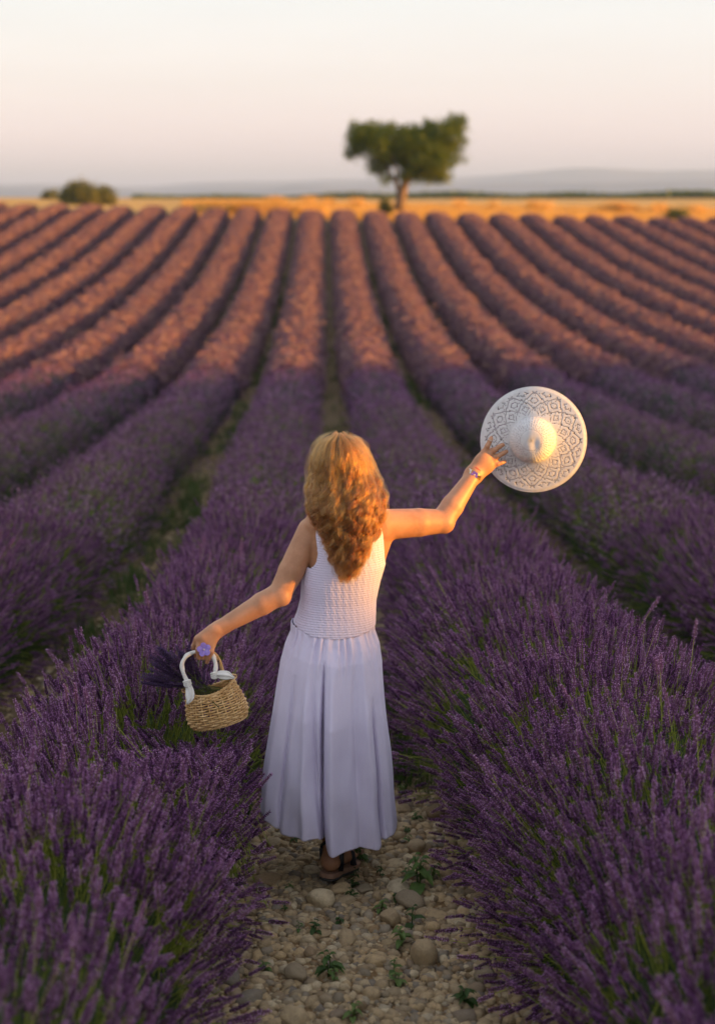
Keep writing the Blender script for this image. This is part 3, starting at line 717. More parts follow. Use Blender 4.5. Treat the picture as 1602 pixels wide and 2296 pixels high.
# tall dry grass catching the sun on the crest
m_dry = leafy('dry_grass', [(.15, (.42, .23, .05)), (.5, (.60, .35, .09)), (.9, (.74, .48, .18))], 2, .8, .5, .1)
lib5 = library('dry_tufts', [grass_mesh('dry_%d' % i, 190+i, 40, .9, .35, .012, m_dry) for i in range(4)])
def drygrass(P, s0, s1, lb):
    P = np.array(P); n = len(P); o = scatter('dry_grass', lib5, 4, P, np.stack([np.zeros(n), np.zeros(n), rng.uniform(0, 6.28, n)], 1), rng.uniform(s0, s1, n), None, 'stuff'); tag(o, lb, None, None, 'stuff')
P = []
for i in range(900):
    px = random.gauss(545, 45) if i < 560 else random.uniform(440, 720); Y = random.uniform(85, 95); x = at(px, 450, Y).x; P.append((x, Y, float(gz(x, Y))))
drygrass(P, .7, 1.25, 'tall dry golden grass on the crest left of the tree')
P = []
for px0, py, wd, n in [(693, 425, 16, 60), (735, 436, 12, 40), (800, 432, 14, 40), (1193, 430, 10, 40), (1030, 434, 9, 30), (1105, 433, 9, 30), (1390, 424, 45, 200), (1225, 433, 10, 30), (1480, 432, 20, 60), (620, 436, 20, 60), (1560, 431, 16, 50)]:
    for i in range(n):
        Y = random.uniform(150, 160); px = random.gauss(px0, wd*.6); x = at(px, 440, Y).x; P.append((x, Y, float(gz(x, Y))-random.random()**.6*abs(px-px0)/wd*.7))
drygrass(P, .8, 1.7, 'scattered clumps of tall pale grass standing in the stubble field')
P = []
for i in range(30000):
    Y = 81.5 + 130*random.random()**1.7; x = random.uniform(-.1, .32)*Y; P.append((x, Y, float(gz(x, Y))-.25))
drygrass(P, .4, .75, 'short golden stubble covering the field behind the crest')
# dark hedge line at the far side of the stubble
V = []; r_ = np.random.default_rng(4); n = 26000
x = r_.uniform(at(300, 440, 420).x, at(1750, 440, 420).x, n); y = r_.uniform(415, 425, n); h = 1.0 + .35*np.sin(x*.07)+.3*np.sin(x*.19+1)+.5*np.clip((x)/60, -.6, 1.2)
z = gz(x, y) + r_.random(n)*h; C = np.stack([x, y, z], 1); A = r_.normal(0, .32, (n, 3)); B = r_.normal(0, .32, (n, 3))
V = np.stack([C-A, C+B, C+A, C-B], 1).reshape(-1, 3)
hd = link(bpy.data.objects.new('hedge', mesh_np('hedge', V, [np.arange(n*4).reshape(n, 4)], [m_leaf], False)))
tag(hd, 'thin dark line of scrub at the far edge of the stubble field', 'hedge', None, 'stuff')
# ------------------------------------------------------------------ the woman
YT = 4.74
def sdf_mesh(prims, lo, hi, h):
    """one continuous skin: smooth union of rounded shapes, meshed with surface nets"""
    lo = np.array(lo); n = np.ceil((np.array(hi)-lo)/h).astype(int)+1
    G = np.full(n, .05, np.float32)
    for pr in prims:
        bb0, bb1, fn, k = pr
        a = np.clip(np.floor((np.array(bb0)-.03-k-lo)/h).astype(int), 0, n-1); b = np.clip(np.ceil((np.array(bb1)+.03+k-lo)/h).astype(int)+1, 1, n)
        if (b <= a).any(): continue
        X = (lo[0]+h*np.arange(a[0], b[0]))[:, None, None]; Y = (lo[1]+h*np.arange(a[1], b[1]))[None, :, None]; Z = (lo[2]+h*np.arange(a[2], b[2]))[None, None, :]
        d = fn(X, Y, Z).astype(np.float32); g = G[a[0]:b[0], a[1]:b[1], a[2]:b[2]]
        hh = np.clip(k-np.abs(g-d), 0, None)/k
        g[...] = np.minimum(g, d) - hh*hh*k*.25
    s = G < 0
    nx, ny, nz = n
    c = np.zeros((nx-1, ny-1, nz-1), np.int8)
    for i in (0, 1):
        for j in (0, 1):
            for k in (0, 1): c += s[i:nx-1+i, j:ny-1+j, k:nz-1+k]
    cells = np.argwhere((c > 0) & (c < 8)); idx = np.full(c.shape, -1, np.int32); idx[tuple(cells.T)] = np.arange(len(cells))
    acc = np.zeros((len(cells), 3)); cnt = np.zeros(len(cells))
    corners = [(i, j, k) for i in (0, 1) for j in (0, 1) for k in (0, 1)]
    for p in corners:
        for ax in range(3):
            if p[ax]: continue
            q = list(p); q[ax] = 1
            ga = G[tuple((cells+p).T)]; gb = G[tuple((cells+q).T)]; m = (ga < 0) != (gb < 0)
            t = np.where(m, ga/np.where(m, ga-gb, 1), 0); P = np.tile(np.array(p, float), (len(cells), 1)); P[:, ax] += t
            acc[m] += P[m]; cnt[m] += 1
    V = lo + h*(cells + acc/cnt[:, None]); F = []
    for ax in range(3):
        sl0 = [slice(None)]*3; sl1 = [slice(None)]*3; sl0[ax] = slice(0, -1); sl1[ax] = slice(1, None)
        a = s[tuple(sl0)]; b = s[tuple(sl1)]; e_ = np.argwhere(a != b)
        u, v = (ax+1) % 3, (ax+2) % 3
        e_ = e_[(e_[:, u] > 0) & (e_[:, v] > 0) & (e_[:, u] < n[u]-1) & (e_[:, v] < n[v]-1)]
        def at_(du, dv):
            q = e_.copy(); q[:, u] += du; q[:, v] += dv; return idx[tuple(q.T)]
        Q = np.stack([at_(-1, -1), at_(0, -1), at_(0, 0), at_(-1, 0)], 1); ins = a[tuple(e_.T)]
        Q[~ins] = Q[~ins][:, ::-1]; F.append(Q[(Q >= 0).all(1)])
    return V, np.concatenate(F)
def cone(a, b, ra, rb, k=.012, sq=None):
    """round cone; sq=(vector, factor) flattens it along a direction"""
    a = np.array(a, float); b = np.array(b, float); R_ = max(ra, rb)
    def fn(X, Y, Z):
        d = b-a; L2 = d@d + 1e-12
        t = np.clip(((X-a[0])*d[0]+(Y-a[1])*d[1]+(Z-a[2])*d[2])/L2, 0, 1)
        px, py, pz = X-a[0]-t*d[0], Y-a[1]-t*d[1], Z-a[2]-t*d[2]
        if sq is not None:
            s_ = np.array(sq[0], float); s_ /= np.linalg.norm(s_); q = (px*s_[0]+py*s_[1]+pz*s_[2])*(1/sq[1]-1); px = px+q*s_[0]; py = py+q*s_[1]; pz = pz+q*s_[2]
            return (np.sqrt(px*px+py*py+pz*pz) - (ra+(rb-ra)*t))*min(1, (sq[1]+1)/2)
        return np.sqrt(px*px+py*py+pz*pz) - (ra+(rb-ra)*t)
    return (np.minimum(a, b)-R_, np.maximum(a, b)+R_, fn, k)
def ell(c, r, k=.02):
    c = np.array(c, float); r = np.array(r, float)
    def fn(X, Y, Z):
        return (np.sqrt(((X-c[0])/r[0])**2+((Y-c[1])/r[1])**2+((Z-c[2])/r[2])**2)-1)*r.min()
    return (c-r, c+r, fn, k)
# torso outline read off the picture: py, left px, right px, half depth
TOR = [(1150, 716, 842, .070), (1172, 694, 858, .082), (1192, 690, 864, .092), (1230, 690, 861, .100), (1264, 688, 859, .103), (1301, 680, 848, .100), (1342, 677, 839, .096), (1373, 669, 838, .100), (1412, 653, 837, .110), (1450, 640, 848, .120), (1500, 632, 856, .125), (1545, 640, 850, .12)]
tz = np.array([at(750, r[0], YT).z for r in TOR])[::-1]
tl = np.array([at(r[1], r[0], YT).x for r in TOR])[::-1]; tr = np.array([at(r[2], r[0], YT).x for r in TOR])[::-1]; td = np.array([r[3] for r in TOR])[::-1]
def TW(z): return (np.interp(z, tz, tr)-np.interp(z, tz, tl))/2
def TC(z): return (np.interp(z, tz, tr)+np.interp(z, tz, tl))/2
def TD(z): return np.interp(z, tz, td)
def torso_fn(X, Y, Z):
    z = Z.ravel(); W = (TW(z)-.007)[None, None, :]; C = TC(z)[None, None, :]; D = (TD(z)-.008)[None, None, :]
    p = 2.3; q = ((np.abs(X-C)/W)**p + (np.abs(Y-YT)/D)**p)**(1/p)
    d = (q-1)*np.minimum(W, D)
    return np.maximum(d, np.maximum(Z-tz[-1], tz[0]-Z))
P3 = lambda px, py, Y: np.array(at(px, py, Y))
prims = [((-.3, YT-.13, tz[0]), (.35, YT+.13, tz[-1]), torso_fn, .02)]
# neck, trapezius, head
hc = P3(766, 1046, 4.765)
prims += [cone(P3(778, 1150, 4.745), hc-[0, 0, .05], .056, .050, .03), cone(P3(775, 1125, 4.74), P3(706, 1172, 4.735), .040, .036, .035), cone(P3(777, 1125, 4.74), P3(850, 1163, 4.74), .040, .038, .035),
          ell(hc+[0, 0, .012], (.074, .093, .092), .03), ell(hc+[0, .030, -.045], (.058, .068, .072), .03), ell(hc+[0, .083, -.088], (.024, .022, .02), .02),      # skull, face, chin
          cone(hc+[0, .094, -.012], hc+[0, .112, -.045], .008, .013, .012), cone(hc+[-.014, .095, -.072], hc+[.014, .095, -.072], .009, .009, .008),              # nose, mouth
          ell(hc+[-.076, .008, -.028], (.010, .018, .030), .008), ell(hc+[.076, .008, -.028], (.010, .018, .030), .008)]                                         # ears
# left arm (basket)
LS, LE, LW = P3(697, 1190, 4.75), P3(628, 1330, 4.68), P3(492, 1408, 4.635)
prims += [cone(LS, LS*.35+LE*.65, .047, .044, .006), cone(LS*.35+LE*.65, LE, .044, .039, .006), cone(LE, LE*.7+LW*.3, .039, .0385, .006), cone(LE*.7+LW*.3, LW, .0385, .0255, .008), ell(P3(634, 1343, 4.665), (.020, .020, .020), .02)]
LK = P3(458, 1437, 4.612)
prims += [cone(LW, LK, .026, .033, .02, ((0, 1, .6), .58)), cone(P3(480, 1420, 4.617), P3(472, 1447, 4.606), .022, .017, .015, ((0, 1, .6), .7)), cone(P3(478, 1412, 4.62), P3(447, 1433, 4.612), .02, .015, .015, ((0, 1, .6), .7))]
HBY = 4.612
def finger(pts, r0, r1, k=.0035):
    n = len(pts)-1; return [cone(pts[i], pts[i+1], r0+(r1-r0)*i/n, r0+(r1-r0)*(i+1)/n, k if i else .007) for i in range(n)]
prims += finger([P3(447, 1438, 4.604), P3(444, 1457, 4.588), P3(446, 1474, 4.600), P3(449, 1472, 4.622)], .0095, .0078)     # index
prims += finger([P3(456, 1442, 4.600), P3(454, 1459, 4.586), P3(456, 1474, 4.600), P3(459, 1471, 4.622)], .0095, .0078)     # middle
prims += finger([P3(466, 1446, 4.602), P3(465, 1460, 4.588), P3(466, 1475, 4.600), P3(468, 1472, 4.622)], .0090, .0075)     # ring
prims += finger([P3(476, 1447, 4.606), P3(475, 1462, 4.592), P3(469, 1474, 4.594), P3(464, 1485, 4.602)], .0085, .0068)     # little
prims += finger([P3(466, 1425, 4.625), P3(441, 1436, 4.628), P3(433, 1452, 4.632), P3(437, 1466, 4.640)], .0120, .0085)     # thumb, going behind the handle
# right arm (hat)
RS, RE, RW = P3(857, 1176, 4.745), P3(990, 1168, 4.82), P3(1062, 1063, 4.915)
prims += [cone(P3(858, 1195, 4.745), P3(848, 1252, 4.745), .040, .020, .03), cone(RS, RS*.4+RE*.6, .054, .049, .012), cone(RS*.4+RE*.6, RE, .049, .042, .006), cone(RE, RE*.68+RW*.32, .042, .039, .006), cone(RE*.68+RW*.32, RW, .039, .0265, .008), ell(P3(1000, 1176, 4.81), (.022, .02, .022), .02)]
K = [P3(1084, 1015, 4.935), P3(1094, 1021, 4.935), P3(1101, 1030, 4.935), P3(1105, 1042, 4.935)]
prims += [cone(RW, (K[0]+K[1])/2, .0265, .021, .02, ((0, 1, 0), .62)), cone(RW, (K[2]+K[3])/2, .0265, .021, .02, ((0, 1, 0), .62)), cone(RW*.4+K[1]*.6, RW*.4+K[2]*.6, .028, .026, .02, ((0, 1, 0), .55))]
prims += finger([K[0], P3(1092, 999, 4.930), P3(1097, 989, 4.934), P3(1100, 982, 4.941)], .0098, .0076)
prims += finger([K[1], P3(1108, 1009, 4.928), P3(1117, 1002, 4.931), P3(1126, 997, 4.938)], .0100, .0078)
prims += finger([K[2], P3(1115, 1023, 4.927), P3(1125, 1017, 4.930), P3(1134, 1012, 4.937)], .0098, .0076)
prims += finger([K[3], P3(1115, 1040, 4.930), P3(1123, 1037, 4.933), P3(1131, 1034, 4.939)], .0085, .0066)
prims += finger([P3(1070, 1040, 4.935), P3(1086, 1016, 4.962), P3(1101, 1010, 4.985), P3(1112, 1006, 4.992)], .0125, .0085)  # thumb behind the brim
# legs and feet
gl = lambda x, y: float(gz(x, y)+bumps(x, y))+.02
hipL, hipR = P3(712, 1520, 4.74), P3(785, 1520, 4.74)
fL = np.array([at(741, 1955, 4.68).x, 4.67, 0]); fL[2] = gl(fL[0], fL[1])      # heel of the trailing (left) foot, lifted a little
fR = np.array([at(795, 1925, 4.93).x, 4.93, 0]); fR[2] = gl(fR[0], fR[1])
heelL = fL + [0, 0, .075]; dirL = np.array([.42, .88, -.20]); dirL /= np.linalg.norm(dirL)
heelR = fR + [0, 0, .055]; dirR = np.array([.05, 1, -.07]); dirR /= np.linalg.norm(dirR)
ankL = heelL + [.008, .045, .075]; ankR = heelR + [0, .045, .075]
kneL = (hipL+ankL)/2 + [0, .07, .02]; kneR = (hipR+ankR)/2 + [0, .05, .02]
for hip, kn, an_, he, di in ((hipL, kneL, ankL, heelL, dirL), (hipR, kneR, ankR, heelR, dirR)):
    prims += [cone(hip, kn, .075, .05, .02), cone(kn, kn*.65+an_*.35, .05, .050, .02), cone(kn*.65+an_*.35, an_, .050, .033, .02), cone(an_, he+[0, .01, .01], .033, .031, .02), ell(he, (.031, .033, .031), .015),
              cone(he, he+di*.14+[0, 0, -.008], .029, .030, .02, ((0, 0, 1), .75)), cone(an_+[0, .01, -.01], he+di*.15, .030, .02, .02), cone(he+di*.14+[-.012, 0, -.01], he+di*.19+[-.012, 0, -.014], .020, .013, .01, ((0, 0, 1), .7)), cone(he+di*.14+[.016, 0, -.01], he+di*.17+[.018, 0, -.014], .018, .011, .01, ((0, 0, 1), .7))]
LO, HI, H = (-.56, 4.52, -.45), (.66, 5.14, 1.30), .0036
V, F = sdf_mesh(prims, LO, HI, H)
M = Mat('skin'); f1 = M.noise(11, 6, .7); f2 = M.noise(160, 2)
c = M.ramp(f1, [(.3, (.36, .17, .09)), (.55, (.47, .235, .13)), (.8, (.53, .29, .17))])
M.col(c); M.set(Roughness=.48); M.p.inputs['Specular IOR Level'].default_value = .35
M.p.inputs['Subsurface Weight'].default_value = .18; M.p.inputs['Subsurface Radius'].default_value = (1.0, .35, .2); M.p.inputs['Subsurface Scale'].default_value = .012
M.bump(f2, .25, .002); m_skin = M.m
person = empty('person', (P3(760, 1975, 4.7)[0], 4.7, gl(0, 4.7)))
pb = np.array(person.location)
tag(person, 'woman in a long lilac dress seen from behind, waving a hat and carrying a basket', 'person')
def part(name, verts, faces, mats, parent=person, smooth=True, midx=None, origin=pb):
    return link(bpy.data.objects.new(name, mesh_np(name, np.asarray(verts, float)-origin, faces, mats, smooth, midx)), parent)
body = part('body', V, [F], [m_skin])

# ---- dress
M = Mat('lilac_cotton'); tcn = M.n('ShaderNodeTexCoord'); wv = M.n('ShaderNodeTexWave'); wv.bands_direction = 'X'; wv.inputs['Scale'].default_value = 75; wv.inputs['Distortion'].default_value = 1.2; wv.inputs['Detail'].default_value = 1; M.l(tcn.outputs['UV'], wv.inputs['Vector'])
cl = M.noise(5, 4, .6); cf = M.noise(120, 3, .6)
c = M.ramp(cl, [(.35, (.67, .61, .78)), (.65, (.75, .69, .85))])
c = M.mix(.18, c, M.ramp(wv.outputs['Fac'], [(.2, (.56, .50, .72)), (.8, (.90, .84, .92))]))
M.col(c); M.set(Roughness=.85); M.p.inputs['Specular IOR Level'].default_value = .15
bm_ = M.n('ShaderNodeMath', operation='ADD'); M.l(cf, bm_.inputs[0]); M.l(wv.outputs['Fac'], bm_.inputs[1]); M.bump(bm_.outputs[0], .35, .0012)
tr_ = M.n('ShaderNodeBsdfTranslucent'); M.l(c, tr_.inputs[0]); mm = M.n('ShaderNodeMixShader'); mm.inputs[0].default_value = .12
M.l(M.p.outputs[0], mm.inputs[1]); M.l(tr_.outputs[0], mm.inputs[2]); M.l(mm.outputs[0], M.out.inputs['Surface'])
m_cloth = M.m
def add_uv(me, uv):
    l = me.uv_layers.new(name='uv'); vi = np.empty(len(me.loops), np.int32); me.loops.foreach_get('vertex_index', vi); l.data.foreach_set('uv', uv[vi].astype(np.float32).ravel())
# bodice
seam_px = [(652, 1411), (700, 1427), (757, 1431), (800, 1426), (838, 1416)]
NT, NZ = 420, 190
th = np.linspace(0, 2*np.pi, NT, endpoint=False)
ztop = at(770, 1150, YT).z
def ring_xy(z, t, off=0.0, p=2.3):
    W, D, C = TW(z)+off, TD(z)+off, TC(z)
    ct, st = np.cos(t), np.sin(t); r = (np.abs(ct)**p+np.abs(st)**p)**(-1/p)
    return C+W*ct*r, YT+D*st*r     # t: 0 right, -pi/2 back (towards the camera)
zseam = lambda x: np.interp(x, [at(a, b, YT-.1).x for a, b in seam_px], [at(a, b, YT-.1).z for a, b in seam_px])
V = []; T, Kk = np.meshgrid(th, np.linspace(0, 1, NZ), indexing='xy')
x0, _ = ring_xy(np.full(NT, tz[3]), th); zs = zseam(x0); front = np.sin(th) > 0
zs = np.where(front, zs-.005, zs)
Zg = zs[None, :]*(1-Kk) + ztop*Kk
rowph = (Zg-ztop)/.0082
sm = np.abs(np.sin(np.pi*rowph))**.6                                   # rows of elastic
pk = np.sin(T*118+np.floor(rowph)*1.9+2.2*np.sin(T*7+np.floor(rowph)*.7))*.5+.5; sm = sm*(.88+.12*np.sin(T*61+np.floor(rowph)*2.3))
off = .0015 + .0026*sm + .0012*sm*pk + .0004*np.sin(T*37+Zg*60)
X, Yv = ring_xy(Zg.ravel(), T.ravel(), off.ravel()); Zr = Zg.ravel()
i = np.arange(NT*NZ).reshape(NZ, NT); i2 = np.roll(i, -1, 1)
q = np.stack([i[:-1].ravel(), i2[:-1].ravel(), i2[1:].ravel(), i[1:].ravel()], 1)
# armholes and neckline: keep only what lies inside the straps
cyr = np.array([1150, 1192, 1226, 1245, 1256, 1264, 1270]); czz = np.array([at(750, a, YT).z for a in cyr])[::-1]
xl = np.array([at(a, b, YT).x for a, b in zip((712, 709, 713, 711, 705, 697, 600), cyr)])[::-1]; xr = np.array([at(a, b, YT).x for a, b in zip((846, 856, 859, 860, 861, 863, 960), cyr)])[::-1]
cx_, cz_ = X[q].mean(1), Zr[q].mean(1); keep = (cx_ > np.interp(cz_, czz, xl)) & (cx_ < np.interp(cz_, czz, xr))
neck = at(776, 1200, YT); keep &= ~((np.abs(cx_-neck.x) < .055) & (cz_ > neck.z + (cx_-neck.x)**2*8))
bod = part('bodice', np.stack([X, Yv, Zr], 1), [q[keep]], [m_cloth]); add_uv(bod.data, np.stack([T.ravel()/6.283, (Zr-ztop)], 1))
md = bod.modifiers.new('thickness', 'SOLIDIFY'); md.thickness = .002; md.offset = 1
# skirt
SK = [(1411, 653, 838), (1440, 640, 849), (1480, 629, 856), (1520, 623, 858), (1560, 617, 861), (1610, 609, 866), (1660, 601, 872), (1710, 594, 877), (1760, 588, 881), (1820, 585, 886), (1870, 587, 889), (1925, 590, 889)]
sz = np.array([at(750, r[0], YT).z for r in SK])[::-1]; slx = np.array([at(r[1], r[0], YT).x for r in SK])[::-1]; srx = np.array([at(r[2], r[0], YT).x for r in SK])[::-1]
NT2, NZ2 = 560, 150
th = np.linspace(0, 2*np.pi, NT2, endpoint=False); k = np.linspace(0, 1, NZ2)
T, Kk = np.meshgrid(th, k, indexing='xy')
u = np.cos(th); back = np.sin(th) < 0
hem_px = np.interp(u, [-1, -.82, -.70, -.30, -.14, -.07, .0, .3, .65, .70, 1], [1868, 1874, 1884, 1886, 1880, 1893, 1908, 1914, 1914, 1909, 1905])
hem_z = np.array([at(760, a, YT-.235).z for a in hem_px]); hem_f = hem_z.mean() - .005
zh = np.where(back, hem_z, hem_f+.02*np.cos(th*2)); sb = np.clip(np.abs(np.sin(th))*6, 0, 1); zh = hem_f*(1-sb)+zh*sb + .004*np.sin(th*9)
x0, _ = ring_xy(np.full(NT2, tz[3]), th); z0_ = zseam(x0) + .001
Zg = z0_[None, :]*(1-Kk) + zh[None, :]*Kk
W = (np.interp(Zg, sz, srx)-np.interp(Zg, sz, slx))/2; C = (np.interp(Zg, sz, srx)+np.interp(Zg, sz, slx))/2
D = np.interp(Kk, [0, .12, .4, .75, 1], [.112, .150, .19, .215, .225]); W = W*(1-.0*Kk)
pl = np.zeros_like(Zg)
rp_ = np.random.default_rng(5); t_a = T
# gathered pleats under the seam
jit = .35*np.sin(T*5+1)+.25*np.sin(T*11+2)
pl += (.0075*np.abs(np.sin(T*21+jit*2))**.7 - .004)*np.interp(Kk, [0, .02, .08, .2, .4], [.25, 1, .7, .2, 0])*(.6+.4*np.sin(T*7+2))
pl += .005*np.sin(T*33+jit*3)*np.interp(Kk, [0, .03, .1, .2], [.4, 1, .6, 0])
# long folds fanning down: (angle from straight back, in units of half width; width; height; start; drift)
for uc, wd, am, st_, dr in [(-.88, .07, .020, .10, -.02), (-.68, .045, -.022, .20, -.05), (-.50, .12, .022, .05, .14), (-.40, .05, -.016, .15, .30), (-.17, .03, -.055, .10, .10), (-.02, .16, .036, .05, .03), (.40, .10, -.014, .05, .04), (.56, .13, .026, .0, .06), (.74, .028, -.045, .30, .0), (.84, .09, .022, .1, .02)]:
    uu = np.cos(T); cc = uc + dr*Kk; sg = np.where(np.sin(T) < 0, 1, 0)
    e_ = (uu-cc)/wd; prof = np.exp(-np.abs(e_)**1.6)*(1+.45*np.tanh(e_*3))
    pl += am*prof*sg*np.clip((Kk-st_)/.35, 0, 1)**.8
pl += np.where(np.sin(T) > 0, .016*np.sin(T*13+1)*np.clip(Kk*1.5, 0, 1), 0)*np.clip(np.sin(T)*4, 0, 1)
# the fabric is never smooth: soft creases
pl += .0028*np.sin(T*9+Zg*11+2*np.sin(Zg*7))*np.clip(Kk*3, 0, 1) + .0012*np.sin(T*15-Zg*22+3*np.sin(T*6))*np.clip(Kk*2, 0, 1)
p = 2.15; r = (np.abs(np.cos(T))**p+np.abs(np.sin(T))**p)**(-1/p)
X = C+(W+pl*.25)*np.cos(T)*r + pl*.25*np.cos(T); Yv = YT+.0+(D*1.0)*np.sin(T)*r + pl*np.sin(T)*1.15
Yv += .02*Kk*np.sin(T*0)                                    # keep
i = np.arange(NT2*NZ2).reshape(NZ2, NT2); i2 = np.roll(i, -1, 1); q = np.stack([i[1:].ravel(), i2[1:].ravel(), i2[:-1].ravel(), i[:-1].ravel()], 1)
skt = part('skirt', np.stack([X.ravel(), Yv.ravel(), Zg.ravel()], 1), [q], [m_cloth]); add_uv(skt.data, np.stack([T.ravel()/6.283*1.6, Zg.ravel()], 1))
md = skt.modifiers.new('thickness', 'SOLIDIFY'); md.thickness = .0016; md.offset = -1

# ---- hair
HP = [(971, 752, 768), (976, 738, 784), (986, 722, 801), (1003, 706, 818), (1035, 695, 832), (1060, 690, 842), (1085, 688, 856), (1107, 686, 866), (1135, 686, 866), (1160, 694, 862), (1186, 706, 857), (1207, 716, 846), (1240, 728, 832), (1264, 738, 818), (1285, 744, 808), (1300, 752, 798)]
hz = np.array([at(760, r[0], 4.70).z for r in HP])[::-1]; HD = np.linspace(hz[0]-.15, hz[-1], 400); hl = np.array([at(r[1], r[0], 4.72).x for r in HP])[::-1]; hr = np.array([at(r[2], r[0], 4.72).x for r in HP])[::-1]
_hk = np.exp(-.5*(np.arange(-14, 15)/6.0)**2); _hk /= _hk.sum()
_edge = np.sqrt(np.clip((hz[-1]-HD)/.028, 0, 1))
def _sm(v):
    v = np.interp(HD, hz, v); m = (np.interp(HD, hz, hl)+np.interp(HD, hz, hr))/2
    return np.convolve(np.pad(v, 14, mode='edge'), _hk, mode='valid')
HLs, HRs = _sm(hl), _sm(hr); _m = (HLs+HRs)/2; HLs = _m+(HLs-_m)*(.15+.85*_edge); HRs = _m+(HRs-_m)*(.15+.85*_edge)
def hair_pt(t, z, lay):
    """t: angle from straight back; lay: 1 = outer surface"""
    zc_ = hz[-6]; q = np.clip((z-zc_)/(hz[-1]-zc_), 0, .9995); cap_ = (1-q**2.2)**.5
    wl, wr_ = np.interp(z, HD, HLs), np.interp(z, HD, HRs)
    Wh = np.maximum((wr_-wl)/2, .002)*.87; Ch = (wl+wr_)/2
    capf = .114*cap_
    low = np.clip((hz[-5]-.03-z)/.14, 0, 1); low = low*low*(3-2*low)
    yc = 4.765*(1-low) + (YT-.035)*low
    Dh = capf*(1-low) + (.112+.0*z)*low
    cb = np.cos(t); cb = np.where(low > 0, cb*(1-low)+np.clip(cb, .12, 1)*low, cb)
    x = Ch + Wh*lay*np.sin(t); y = yc - Dh*cb*(1-(1-lay)*.55)
    return x, y
V = []; tt = np.linspace(-1.95, 1.95, 40); zz = np.linspace(hz[0]+.06, hz[-1]-.014, 60)
for z in zz:
    f_ = .74 + .15*min(1, max(0, (z-(hz[-5]-.12))/.08))
    x, y = hair_pt(tt, np.full(40, z), f_); rough_ = .006*np.sin(tt*9+z*20)+.004*np.sin(tt*23+z*31); V += [(a, b+c_, z) for a, b, c_ in zip(x, y, rough_)]
i = np.arange(40*60).reshape(60, 40); q = np.stack([i[:-1, :-1].ravel(), i[:-1, 1:].ravel(), i[1:, 1:].ravel(), i[1:, :-1].ravel()], 1)
M = Mat('hair_mass'); M.col(M.ramp(M.noise(30, 4, .7, stretch=(1, 1, .15)), [(.3, (.03, .014, .006)), (.7, (.10, .048, .018))])); M.set(Roughness=.6); m_hairmass = M.m
hair = part('hair', V, [q], [m_hairmass])
md = hair.modifiers.new('thickness', 'SOLIDIFY'); md.thickness = .012; md.offset = -1
NL, NS, NP = 230, 78, 44
rh = np.random.default_rng(11); POS = []; RAD = []; TINT = []
for li in range(NL):
    t0 = rh.uniform(-1.9, 1.9); lay0 = rh.uniform(.66, 1.06); ztop_ = hz[-1]-.003-rh.random()**1.6*.085
    tf = t0*rh.uniform(.75, 1.0); zend = np.interp(abs(tf), [0, .5, 1.0, 1.5, 1.9], [hz[0]-.0, hz[1]-.01, hz[2], hz[5], hz[7]]) + rh.exponential(.055)
    fr = 2*np.pi/rh.uniform(.05, .095); ph = rh.uniform(0, 6.3); ph2 = rh.uniform(0, 6.3); am = rh.uniform(.006, .016); lt = rh.uniform(0, 1)
    s = np.linspace(0, 1, NP)
    for si in range(NS):
        ts = t0 + rh.normal(0, .05); tl_ = tf + (ts-t0)*.45; ze = zend + abs(rh.normal(0, .02)); zt = ztop_ - rh.random()*.02; ze = min(ze, zt-.09)
        z = zt + (ze-zt)*s; ang = ts + (tl_-ts)*s + .0
        lay = lay0 + rh.normal(0, .02)
        x, y = hair_pt(ang, z, lay)
        d = zt-z; g_ = np.clip((d-.02)/.14, 0, 1)
        stray = 1.0 if rh.random() > .16 else 2.6
        wx = am*np.sin(fr*d+ph)*g_ + .0022*np.sin(fr*1.9*d+ph2+rh.normal(0, .5))*g_ + rh.normal(0, .0016)*(.3+s)*stray
        wy = am*.9*np.cos(fr*d+ph+.5)*g_ + rh.normal(0, .002)*(.3+s)*stray
        TINT.append(np.full(NP, np.clip(.65*lt+.35*rh.random(), 0, 1)))
        # keep the outside frizzy
        if stray > 1: wx = wx + .006*np.sin(d*40+rh.uniform(0, 6))*g_; wy = wy - .006*rh.random()
        POS.append(np.stack([x+wx, y+wy, z + .003*np.sin(fr*d+ph2)*g_], 1)); RAD.append(np.interp(s, [0, .1, .8, 1], [.0004, .0006, .0006, .0002]))
# loose flyaway hairs round the head
for si in range(380):
    t0 = rh.uniform(-1.9, 1.9); zt = hz[-1]-.004-rh.random()*.07; s = np.linspace(0, 1, NP); z = zt - s*rh.uniform(.05, .3); x, y = hair_pt(np.full(NP, t0), z, 1.03)
    ou = .004+.022*rh.random()*np.sin(s*np.pi*rh.uniform(.5, 1.2)); POS.append(np.stack([x+np.sin(t0)*ou+.004*np.sin(s*rh.uniform(5, 16)+si), y-np.cos(t0)*ou*.6, z+ou*.9*np.clip(1-s*2.2, 0, 1)], 1)); RAD.append(np.full(NP, .00022)); TINT.append(np.full(NP, .3))
POS = np.array(POS); RAD = np.array(RAD)
hc_ = bpy.data.hair_curves.new('hair_strands'); hc_.add_curves([NP]*len(POS)); hc_.attributes['position'].data.foreach_set('vector', (POS-pb).astype(np.float32).ravel())
ra = hc_.attributes.get('radius') or hc_.attributes.new('radius', 'FLOAT', 'POINT'); ra.data.foreach_set('value', RAD.astype(np.float32).ravel())
mh = bpy.data.materials.new('golden_hair'); mh.use_nodes = True; nth = mh.node_tree; nth.nodes.clear(); ho = nth.nodes.new('ShaderNodeOutputMaterial'); hb_ = nth.nodes.new('ShaderNodeBsdfHairPrincipled')
hb_.parametrization = 'COLOR'; hb_.inputs['Roughness'].default_value = .26; hb_.inputs['Radial Roughness'].default_value = .35; hb_.inputs['Random Roughness'].default_value = .3
